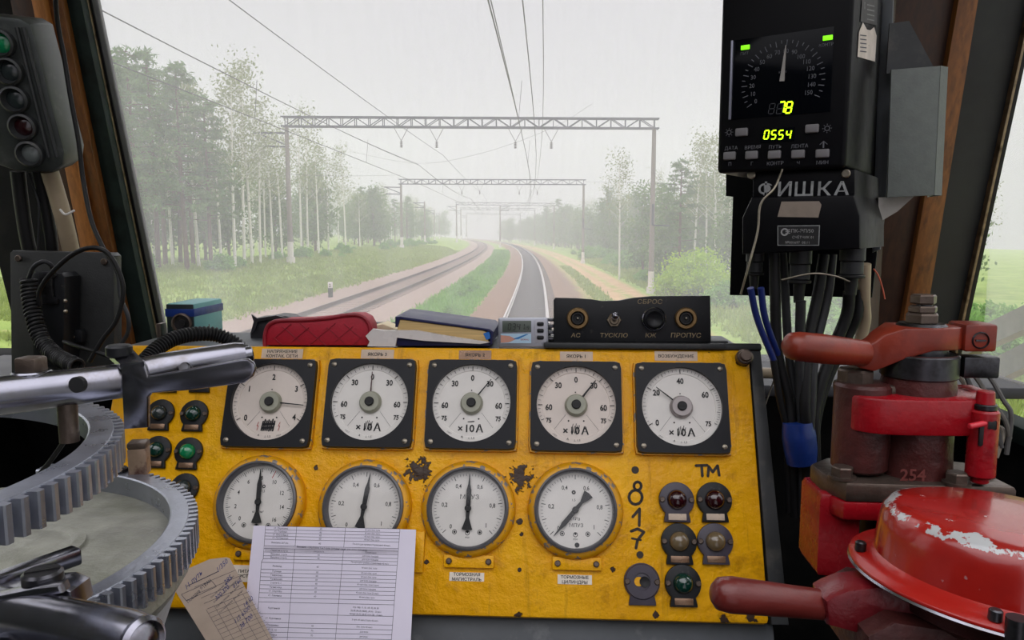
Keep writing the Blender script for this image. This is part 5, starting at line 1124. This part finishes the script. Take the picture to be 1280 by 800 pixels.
for lp in me.loops: i = lp.vertex_index; u.data[lp.index].uv = (ls_[i % nl], ys_[i // nl])
me.materials.append(ground_mat()); me.shade_smooth(); go = bpy.data.objects.new('ground', me); COL.objects.link(go); go['kind'] = 'structure'

def sweep(mb, prof, l0, z0, y0, y1, step=3.0):
    n = int((y1 - y0) / step) + 1; k = len(prof); vs = []; fs = []
    for i in range(n + 1):
        y = y0 + (y1 - y0) * i / n; c = tcx(y) + l0
        for x, z in prof: vs.append((c + x, y, z0 + z))
    for i in range(n):
        for j in range(k): fs.append((i * k + j, i * k + (j + 1) % k, (i + 1) * k + (j + 1) % k, (i + 1) * k + j))
    mb.add(vs, [f[::-1] for f in fs]); return mb
head = [(-.036, -.035), (-.036, -.003), (-.031, 0), (.031, 0), (.036, -.003), (.036, -.035), (.009, -.05), (.009, -.15), (.065, -.165), (.065, -.18), (-.065, -.18), (-.065, -.165), (-.009, -.15), (-.009, -.05)]
RAILB = pbr('rain_wet_bright_rail', (214, 206, 204), .3, .9, .08, 3); RAILR = pbr('brown_grey_rail', (96, 80, 76), .45, .35, .15, 3)
for l0, m, lb in ((-.795, RAILB, 'bright wet left rail of the track straight ahead'), (.795, RAILB, 'bright wet right rail of the track straight ahead'),
                  (LT - .795, RAILR, 'brownish outer rail of the second track at left'), (LT + .795, RAILR, 'brownish inner rail of the second track at left')):
    zt = -.0095 * (0 if l0 > -3 else LT); b = MB(); sweep(b, head, l0, zt, 3 if l0 > -3 else 4, 380); o = b.build('rail', m, origin=(tcx(20) + l0, 20, zt - .2)); tag(o, lb, 'rail', 'running rails')
for c, z, col_, lb in ((0, -.215, (56, 52, 52), 'dark concrete sleepers half sunk in the track straight ahead'), (LT, -.12, (142, 124, 114), 'pinkish dusty sleepers half sunk in the second track')):
    b = MB()
    for k in range(int(300 / .6)):
        y = 4 + k * .6; b.box((tcx(y) + c, y, z - .02 - .0), (2.5, .24, .07))
    tag(b.build('sleepers', pbr('concrete_sleeper', col_, .8, 0, .15, 3), angle=0), lb, 'sleepers', None, 'stuff')


CONC = pbr('weathered_concrete_mast', (132, 122, 116), .8, 0, .2, 2, stretch=(1, 1, .3)); WHITEB = pbr('whitewashed_mast_foot', (216, 208, 204), .8, 0, .08, 3)
GSTEEL = pbr('blue_grey_lattice_steel', (70, 72, 86), .55, .3, .1, 2); INSUL = pbr('brown_insulator', (74, 58, 60), .4)
WIRE = pbr('dark_overhead_wire', (70, 68, 76), .5, .4, .1, 2)
def mast(T, p, top, r=.2, foot=1.5):
    b = MB(); b.cyl(p - Vector((0, 0, .3)), Vector((p.x, p.y, top)), r, r * .66, 14); b.build('mast', CONC, T)
    b = MB(); b.cyl(p - Vector((0, 0, .2)), p + Vector((0, 0, foot)), r * 1.04, r * 1.0, 14); b.cyl(p - Vector((0, 0, .3)), p + Vector((0, 0, .45)), r * 1.5, r * 1.5, 12); b.build('white_foot', WHITEB, T)
def truss(T, A, B, h, w, n, th=.095):
    ax = (B - A).normalized(); side = Vector((-ax.y, ax.x, 0)).normalized() * (w / 2); up_ = Vector((0, 0, h))
    b = MB(); L_ = (B - A)
    for s in (-1, 1):
        for k in (0, 1): b.bar(A + side * s + up_ * k - ax * .3, B + side * s + up_ * k + ax * .3, th, th)
        for i in range(n):
            a, c = A + L_ * (i / n), A + L_ * ((i + 1) / n)
            b.bar(a + side * s, a + side * s + up_, th * .55); 
            b.bar(a + side * s + (up_ if i % 2 else Vector()), c + side * s + (Vector() if i % 2 else up_), th * .55)
        b.bar(B + side * s, B + side * s + up_, th * .55)
    for i in range(n + 1):
        a = A + L_ * (i / n); b.bar(a - side, a + side, th * .5); b.bar(a - side + up_, a + side + up_, th * .5)
    b.build('lattice_beam', GSTEEL, T, angle=0)
def arms(T, p, z, sg, n=2):
    b = MB()
    for k in range(1):
        b.bar(Vector((p.x, p.y, z)), Vector((p.x + sg * 2.3, p.y, z + .05)), .13); b.bar(Vector((p.x, p.y, z - .9)), Vector((p.x + sg * 2.0, p.y, z - .85)), .12); b.bar(Vector((p.x + sg * 2.0, p.y, z)), Vector((p.x, p.y, z - .8)), .10)
    b.build('side_bracket', GSTEEL, T, angle=0)
def gantry(y, lL, lR, zL, zR, label, h, arm=True, n=26):
    pL, pR = G(lL, y), G(lR, y); T = thing('catenary_gantry', label, 'gantry', Matrix.Translation(pL), 'lattice gantries over the tracks')
    mast(T, pL, zL + .05); mast(T, pR, zR + .05)
    truss(T, Vector((pL.x, y, zL)), Vector((pR.x, y, zR)), h, .5, n)
    if arm: arms(T, pL, zL - .45, -1)
    b = MB()
    for l0 in (LT, 0):
        for dx in (-1.1, 1.3):
            x = tcx(y) + l0 + dx; zz = np.interp(x, [pL.x, pR.x], [zL, zR])
            b.bar(Vector((x - .5, y, zz)), Vector((x, y, zz - .9)), .03); b.bar(Vector((x + .5, y, zz)), Vector((x, y, zz - .9)), .03)
            for k in range(4): b.lathe([(.03, 0), (.13, .03), (.03, .09)], 10, False, Matrix.Translation((x, y, zz - 1.35 + k * .11)))
    b.build('insulators', INSUL, T, angle=0)
    b = MB(); c = pR + Vector((0, -.2, 4.6)); b.bar(c, c + Vector((0, 0, 1.4)), .14); b.bar(c, c + Vector((1.1, 0, -.05)), .07); b.build('mast_fitting', GSTEEL, T, angle=0)
    return T
def lz(px, y_px, d):                                    # lateral offset and height of a picture point d metres ahead
    p = CAM + ray(px, y_px) * d; return p.x - tcx(p.y), p.z
GANT = []
for (xl, yl, xr, yr, d, h, label) in ((358, 158, 814, 164, 51.5, .62, 'nearest lattice gantry spanning both tracks on tall concrete masts'), (501, 230, 728.5, 231.5, 102, .62, 'second lattice gantry down the line framed under the nearest one'),
                                      (570.5, 256, 692, 257.5, 189, .6, 'third hazy gantry down the line where the tracks bend'), (576, 262, 668, 263, 246, .6, 'fourth hazy gantry just behind the third'), (583, 268, 650, 269, 320, .6, 'farthest faint gantry at the bend of the tracks')):
    (lL, zL), (lR, zR) = lz(xl, yl, d), lz(xr, yr, d); y = (ray(640, 291) * d).y; GANT.append((y, lL, lR, zL, zR)); gantry(y, lL, lR, zL, zR, label, h, True, 26 if d < 150 else 16)
for px, yt, d, lb in ((531, 252, 150, 'single bracketed mast left of the tracks behind the second gantry'), (543, 262, 205, 'slender hazy mast farther left of the tracks'), (625, 257, 178, 'hazy mast right of the tracks nearer than the bend'), (549, 266, 255, 'farthest faint mast left of the tracks')):
    l, z = lz(px, yt, d); y = (ray(px, 291) * d).y; p = G(l, y); T = thing('overhead_mast', lb, 'mast', Matrix.Translation(p)); mast(T, p, z, .19); arms(T, p, z - .3, -1 if px < 560 else 1)
# overhead wires, span by span along the curve
def wire(l0, z0, sag, r, label, y0=-5, y1=340, dl=0):
    st = [y0] + [g[0] for g in GANT if g[0] < y1] + [y1]; pts = []
    for a, c in zip(st, st[1:]):
        for k in range(10):
            t_ = k / 10; y = a + (c - a) * t_; pts.append(Vector((tcx(y) + l0 + dl * y / 100, y, z0 - .0095 * l0 - sag * 4 * t_ * (1 - t_))))
    b = MB(); b.tube(pts, r, 6, smooth=False); tag(b.build('overhead_wire', WIRE, angle=0), label, 'overhead wire', 'overhead wires above the tracks')
wire(-.05, 6.1, .05, .012, 'contact wire hanging lowest over the track straight ahead'); wire(.28, 7.5, .5, .013, 'carrier wire over the track straight ahead'); wire(-.15, 7.0, .5, .010, 'second carrier wire just above the contact wire ahead')
wire(.6, 8.6, .3, .012, 'high feeder wire right of the wires straight ahead')
wire(LT, 6.3, .05, .013, 'contact wire hanging over the second track'); wire(LT + .1, 7.5, .45, .014, 'carrier wire above the contact wire of the second track'); wire(LT - .05, 7.62, .5, .011, 'twin carrier wire of the second track')
wire(-6.0, 8.2, .35, .012, 'high feeder wire crossing the sky left of the tracks')
def xwire(pts, label, r=.012):
    b = MB(); b.tube([CAM + ray(x, y) * d for x, y, d in pts], r, 6); tag(b.build('cross_wire', WIRE, angle=0), label, 'overhead wire', 'slack cross wires between the masts')
xwire([(362, 218, 52), (430, 220, 60), (500, 219, 102)], 'thin wire running from the nearest left mast to the second gantry')
xwire([(729, 227, 102), (770, 228, 75), (814, 229, 52), (905, 235, 52)], 'thin wire running past the nearest right mast toward the trees')
xwire([(440, 190, 70), (520, 204, 60), (600, 192, 50), (690, 160, 50), (740, 130, 40)], 'slack wire sagging under the nearest gantry across the sky', .008)
b = MB()
for l0, z0, z1 in ((-.1, 6.1, 7.3), (LT, 6.35, 7.4)):
    for y in (22, 36, 66, 82): b.bar(Vector((tcx(y) + l0, y, z0)), Vector((tcx(y) + l0 + .1, y, z1)), .012)
tag(b.build('dropper_wires', WIRE, angle=0), 'short dropper wires between carrier and contact wires', 'dropper wires', None, 'stuff')
# kilometre post
l, _ = lz(413, 361, 38); p = G(l, (ray(413, 361) * 38).y); T = thing('kilometre_post', 'small white and black post standing in the grass beside the second track', 'marker post', Matrix.Translation(p))
b = MB(Matrix.Translation(p)); b.box((0, 0, .22), (.2, .16, .5), .01); b.build('black_foot', INK, T); b = MB(Matrix.Translation(p)); b.box((0, 0, .6), (.21, .17, .3), .02); b.build('white_top', WHITEB, T)
b = MB(Matrix.Translation(p + Vector((0, -.09, .6))) @ Matrix.Rotation(R(90), 4, 'X')); b.text('2', (0, 0), .16, 0, fat=.02); b.build('number_mark', INK, T, angle=0)

# vegetation
def leaf_mat(name, a, b_, tr=.25):
    m, t, p = nodes(name); tc = N(t, 'ShaderNodeTexCoord'); n = noise(t, tc.outputs['Object'], .9, 3)
    t.links.new(mixc(t, ramp(t, n, .35, .65), lin(a), lin(b_)), p.inputs['Base Color']); p.inputs['Roughness'].default_value = .8; p.inputs['Specular IOR Level'].default_value = .15
    p.inputs['Subsurface Weight'].default_value = 0
    tl = N(t, 'ShaderNodeBsdfTranslucent'); tl.inputs[0].default_value = (*lin(b_), 1); mx = N(t, 'ShaderNodeMixShader'); mx.inputs[0].default_value = tr
    t.links.new(p.outputs[0], mx.inputs[1]); t.links.new(tl.outputs[0], mx.inputs[2]); t.links.new(mx.outputs[0], t.nodes['Material Output'].inputs[0]); return m
PINE = leaf_mat('pine_needle_green', (86, 118, 72), (116, 144, 90)); BIRCHL = leaf_mat('pale_birch_leaf_green', (122, 134, 92), (152, 160, 116), .35); DECID = leaf_mat('mid_green_leaf', (84, 116, 62), (116, 144, 78), .3)
FRESH = leaf_mat('fresh_yellow_green_leaf', (138, 174, 48), (176, 204, 70), .35); GRASSM = leaf_mat('grass_blade_green', (128, 148, 70), (162, 176, 98), .35); GRASSV = leaf_mat('vivid_weed_green', (110, 158, 72), (140, 182, 92), .3)
TWIG = pbr('grey_brown_bark', (112, 98, 88), .9, 0, .25, 3); PBARK = pbr('reddish_pine_bark', (104, 84, 74), .9, 0, .25, 2); BBARK = pbr('white_birch_bark', (222, 218, 210), .7, 0, .1, 4, dirt=((60, 56, 54), 3.5, .62, .68), stretch=(1, 1, 2.5))
def leaves(rng, centres, n, spread, size, flat=1.0):
    c = np.array(centres)[rng.integers(0, len(centres), n)] + rng.normal(0, 1, (n, 3)) * np.array(spread)
    a = rng.normal(0, 1, (n, 3)); a /= np.linalg.norm(a, axis=1)[:, None]; q = rng.normal(0, 1, (n, 3)); q -= a * (a * q).sum(1)[:, None]; q /= np.linalg.norm(q, axis=1)[:, None]
    s = (size * rng.uniform(.6, 1.3, n))[:, None]
    v = np.stack([c - a * s, c - q * s * .45 * flat, c + a * s, c + q * s * .45 * flat], 1).reshape(-1, 3)
    return v, np.arange(4 * n).reshape(-1, 4)
def crown_mesh(name, v, f, m):
    me = bpy.data.meshes.new(name); me.from_pydata(v.tolist(), [], f.tolist()); me.materials.append(m); me.update(); return me
def proto(kind, seed, h):
    rng = np.random.default_rng(seed); b = MB(); C = []
    if kind == 'pine':
        b.tube([(0, 0, -.3), (rng.normal(0, .1), rng.normal(0, .1), h * .5), (rng.normal(0, .2), rng.normal(0, .2), h * .97)], [.17, .12, .03], 8); lo = .30; nb = 52
        for k in range(nb):
            z = h * (lo + (1 - lo) * (k / nb)); a = rng.uniform(0, 6.28); r = (h * .20) * (1.06 - (k / nb)) ** .7 * rng.uniform(.6, 1.15) + .25
            e = np.array([r * math.cos(a), r * math.sin(a), z + r * .12 - .1]); b.tube([(0, 0, z), tuple(e)], [.045, .014], 5, smooth=False)
            for t_ in (.42, .56, .7, .84, .98): C.append(e * t_ + np.array([0, 0, z]) * (1 - t_))
        C.append((0, 0, h)); v, f = leaves(rng, C, 3000, (.20, .20, .085), .22, .5); return b, v, f, PINE, PBARK
    if kind == 'birch':
        lean = rng.normal(0, .35, 2); top = (lean[0], lean[1], h * .97); b.tube([(0, 0, -.3), (lean[0] * .3, lean[1] * .3, h * .5), top], [.11, .075, .015], 8)
        for k in range(30):
            t_ = .42 + .56 * k / 30; z = h * t_; a = rng.uniform(0, 6.28); r = h * .13 * (1.25 - t_) * rng.uniform(.6, 1.4) + .2; o = np.array([lean[0] * t_ * .8, lean[1] * t_ * .8, z])
            e = o + np.array([r * math.cos(a), r * math.sin(a), r * .9]); b.tube([tuple(o), tuple(e)], [.022, .006], 4, smooth=False); C += [e, o * .4 + e * .6, e + np.array([0, 0, -.4])]
        v, f = leaves(rng, C, 1000, (.36, .36, .42), .12, 1.0); return b, v, f, BIRCHL, BBARK
    if kind == 'leafy':
        b.tube([(0, 0, -.3), (rng.normal(0, .15), rng.normal(0, .15), h * .45), (rng.normal(0, .3), rng.normal(0, .3), h * .9)], [.13, .10, .02], 8)
        for k in range(34):
            t_ = rng.uniform(.18, .97); a = rng.uniform(0, 6.28); r = h * .21 * math.sin(math.pi * min(1, t_ * .82 + .12)) * rng.uniform(.5, 1.1); e = np.array([r * math.cos(a), r * math.sin(a), h * t_]); b.tube([(0, 0, h * t_ * .85), tuple(e)], [.03, .008], 4, smooth=False); C.append(e); C.append(e * np.array([.55, .55, .97]))
        v, f = leaves(rng, C, 3200, (h * .055, h * .055, h * .05), .17, 1.1); return b, v, f, DECID, TWIG
    m = FRESH if kind == 'fresh' else GRASSV
    for k in range(26):
        a = rng.uniform(0, 6.28); r = h * .55 * math.sqrt(rng.uniform(0, 1)); z = h * (.25 + .7 * rng.uniform(0, 1) * (1 - (r / (h * .62)) ** 2)); e = np.array([r * math.cos(a), r * math.sin(a), z]); b.tube([(r * .15 * math.cos(a), r * .15 * math.sin(a), -.1), tuple(e)], [.02, .005], 4, smooth=False); C.append(e)
    v, f = leaves(rng, C, 2600, (h * .10, h * .10, h * .08), .11 if kind == 'fresh' else .1, 1.1); return b, v, f, m, TWIG
PR = {}
for kind, h, n in (('pine', 14, 4), ('birch', 13, 4), ('leafy', 9, 3), ('fresh', 3.4, 2), ('weed', 1.5, 3)):
    PR[kind] = []
    for k in range(n):
        b, v, f, m, bark = proto(kind, 11 * k + len(kind) * 7, h); tm = bpy.data.meshes.new(kind + '_trunk'); tm.from_pydata([tuple(q) for q in b.v], [], b.f); tm.materials.append(bark); tm.shade_smooth(); PR[kind].append((h, tm, crown_mesh(kind + '_crown', v, f, m)))
NAMES = {'pine': ('pine_tree', 'tree'), 'birch': ('birch_tree', 'tree'), 'leafy': ('leafy_tree', 'tree'), 'fresh': ('leafy_bush', 'bush'), 'weed': ('weed_clump', 'bush')}
rt_ = random.Random(5)
def plant(kind, l, y, h, label, group):
    h0, tm, cm = PR[kind][rt_.randrange(len(PR[kind]))]; s = h / h0; p = G(l, y); p.z -= .1
    nm, cat = NAMES[kind]; T = bpy.data.objects.new(nm, None); COL.objects.link(T); T.location = p; w = s ** .75 if h > 4 else s; T.scale = (w, w, s); T.rotation_euler.z = rt_.uniform(0, 6.28); tag(T, label, cat, group)
    for n_, me_ in (('trunk' if h > 4 else 'stems', tm), ('crown' if h > 4 else 'foliage', cm)):
        o = bpy.data.objects.new(n_, me_); COL.objects.link(o); o.parent = T
LP, LB, LL = 'tall pine in the hazy forest edge left of the tracks', 'slender white-trunked birch in the hazy forest edge left of the tracks', 'leafy tree in the hazy forest left of the tracks'
GPL, GBL, GLL = 'pines left of the tracks', 'birches left of the tracks', 'leafy trees left of the tracks'
# the tall stand at the left, then the long edge receding with the line
for px, d, kind, h in ((150, 36, 'pine', 11.5), (172, 39, 'pine', 12.5), (196, 42, 'pine', 13.2), (214, 46, 'birch', 12), (232, 41, 'pine', 12.2), (247, 44, 'birch', 12), (262, 42, 'pine', 10.5), (275, 45, 'birch', 10.5), (292, 44, 'birch', 12.5), (304, 47, 'birch', 13.8),
                       (314, 49, 'birch', 14.5), (324, 50, 'birch', 12), (340, 55, 'birch', 11.5), (352, 60, 'birch', 12), (376, 62, 'birch', 13.5), (384, 66, 'birch', 13), (398, 72, 'birch', 12), (410, 78, 'birch', 11), (432, 85, 'birch', 13), (158, 50, 'birch', 12), (184, 52, 'pine', 13.5), (205, 46, 'pine', 13), (240, 47, 'pine', 12.5), (168, 46, 'pine', 13), (224, 50, 'pine', 12.5), (256, 54, 'leafy', 9), (286, 56, 'leafy', 9), (140, 40, 'pine', 12)):
    l, y = lat(px, d); plant(kind, l, y, h * .9, {'pine': LP, 'birch': LB, 'leafy': LL}[kind], {'pine': GPL, 'birch': GBL, 'leafy': GLL}[kind])
for k in range(120):
    y = 46 + k * 2.1 + rt_.uniform(-1, 1); l = -21 - rt_.random() ** 1.5 * 16 - max(0, (y - 60)) * .012; kind = rt_.choice(['pine', 'birch', 'birch', 'leafy', 'leafy']); h = {'pine': 8.8, 'birch': 8.6, 'leafy': 7.4}[kind] * rt_.uniform(.75, 1.12) * (1 + min(.25, y * .0012))
    plant(kind, l, y, h, {'pine': LP, 'birch': LB, 'leafy': LL}[kind], {'pine': GPL, 'birch': GBL, 'leafy': GLL}[kind])
RPn, RBn, RLn = 'tall pine in the hazy forest right of the tracks', 'slender birch in the hazy forest right of the tracks', 'leafy tree in the hazy forest right of the tracks'
for k in range(170):
    y = 50 + k * 1.55 + rt_.uniform(-1.2, 1.2); l = 15 + rt_.random() ** 1.4 * 22 + max(0, 90 - y) * .05; kind = rt_.choice(['pine', 'birch', 'leafy', 'leafy', 'leafy']); h = {'pine': 10, 'birch': 10, 'leafy': 8.4}[kind] * rt_.uniform(.7, 1.15) * (1 + min(.25, y * .0012))
    plant(kind, l, y, h, {'pine': RPn, 'birch': RBn, 'leafy': RLn}[kind], {'pine': 'pines right of the tracks', 'birch': 'birches right of the tracks', 'leafy': 'leafy trees right of the tracks'}[kind])
for px, d, kind, h in ((775, 66, 'birch', 11), (805, 75, 'leafy', 9), (850, 56, 'pine', 9.5), (868, 60, 'birch', 11.5), (884, 62, 'birch', 12), (896, 54, 'birch', 11), (912, 58, 'birch', 11.5), (835, 62, 'leafy', 8), (925, 52, 'leafy', 8), (950, 55, 'birch', 11)):
    l, y = lat(px, d); plant(kind, l, y, h, {'pine': RPn, 'birch': RBn, 'leafy': RLn}[kind], {'pine': 'pines right of the tracks', 'birch': 'birches right of the tracks', 'leafy': 'leafy trees right of the tracks'}[kind])
for k in range(60):                                      # far trees closing the bend
    y = 290 + rt_.uniform(0, 70); l = rt_.uniform(-70, 60); plant('leafy', l if abs(l + 3.8) > 11 else l + 24, y, rt_.uniform(8, 11), 'faint leafy tree far off where the tracks bend away', 'trees at the bend')
for px, d, h in ((868, 47, 3.6), (852, 49, 2.8), (893, 45, 3.0)):
    l, y = lat(px, d); plant('fresh', l, y, h, 'bright yellow-green bush standing behind the nearest right mast', 'bright bushes at right')
WL = 'low green bush in the tall grass right of the dirt road'
for k in range(90):
    y = 20 + rt_.random() ** 1.3 * 130; l = 9.3 + rt_.random() * 9; plant('weed', l, y, rt_.uniform(.9, 2.2), WL, 'low bushes right of the dirt road')
for k in range(60):
    y = 12 + rt_.random() ** 1.2 * 110; l = -3.7 + rt_.uniform(-.8, .8); plant('weed', l, y, rt_.uniform(.35, .75), 'low green weed clump growing between the two tracks', 'weeds between the tracks')
for k in range(40):
    y = 35 + rt_.random() * 120; l = -16.5 - rt_.random() * 5; plant('weed', l, y, rt_.uniform(.5, 1.3), 'low green bush at the foot of the forest left of the tracks', 'bushes at the left forest foot')
# grass
def grass(name, label, zones, m, seed):
    rng = np.random.default_rng(seed); V = []
    for n, l0, l1, y0, y1, h in zones:
        l = rng.uniform(l0, l1, n); y = y0 + (y1 - y0) * rng.random(n) ** 1.7
        z = np.interp(l, [a for a, _ in GL], [q for _, q in GL]) - .0095 * l; x = -.79 + CURV * y * y + l
        for k in range(3):
            a = rng.uniform(0, 6.28, n); w = (.02 + .0009 * y) * rng.uniform(.7, 1.3, n); hh = h * rng.uniform(.4, 1.2, n); dx, dy = np.cos(a) * w, np.sin(a) * w; ox, oy = rng.normal(0, .3, n) * h, rng.normal(0, .3, n) * h; jx, jy = rng.normal(0, .12, n), rng.normal(0, .12, n)
            V.append(np.stack([np.stack([x + jx - dx, y + jy - dy, z - .03], 1), np.stack([x + jx + dx, y + jy + dy, z - .03], 1), np.stack([x + jx + ox, y + jy + oy, z + hh], 1)], 1))
    V = np.concatenate(V).reshape(-1, 3); f = np.arange(len(V)).reshape(-1, 3); me = crown_mesh(name, V, f, m); o = bpy.data.objects.new(name, me); COL.objects.link(o); tag(o, label, 'grass', None, 'stuff')
grass('verge_grass', 'tall pale grass covering the verges on both sides of the line', [(14000, -22, -10.9, 20, 130, .2), (3000, -13, -10.8, 18, 90, .16), (14000, 8.2, 22, 12, 120, .42), (1500, 3.6, 4.8, 16, 90, .2)], GRASSM, 3)
grass('track_grass', 'low vivid grass growing on the strip between the two tracks', [(9000, -5.0, -2.5, 10, 150, .26)], GRASSV, 4)

# rain haze over the line
hm = bpy.data.materials.new('rain_haze'); hm.use_nodes = True; t = hm.node_tree; t.nodes.remove(t.nodes['Principled BSDF']); sv = N(t, 'ShaderNodeVolumeScatter'); sv.inputs['Density'].default_value = FOG; sv.inputs['Color'].default_value = (.60, .585, .625, 1); sv.inputs['Anisotropy'].default_value = .0
t.links.new(sv.outputs[0], t.nodes['Material Output'].inputs['Volume'])
b = MB(); b.box((-20, 207, 22), (260, 400, 56)); tag(b.build('rain_haze', hm, angle=0), 'thin grey rain haze filling the air over the railway line', 'haze', None, 'stuff')
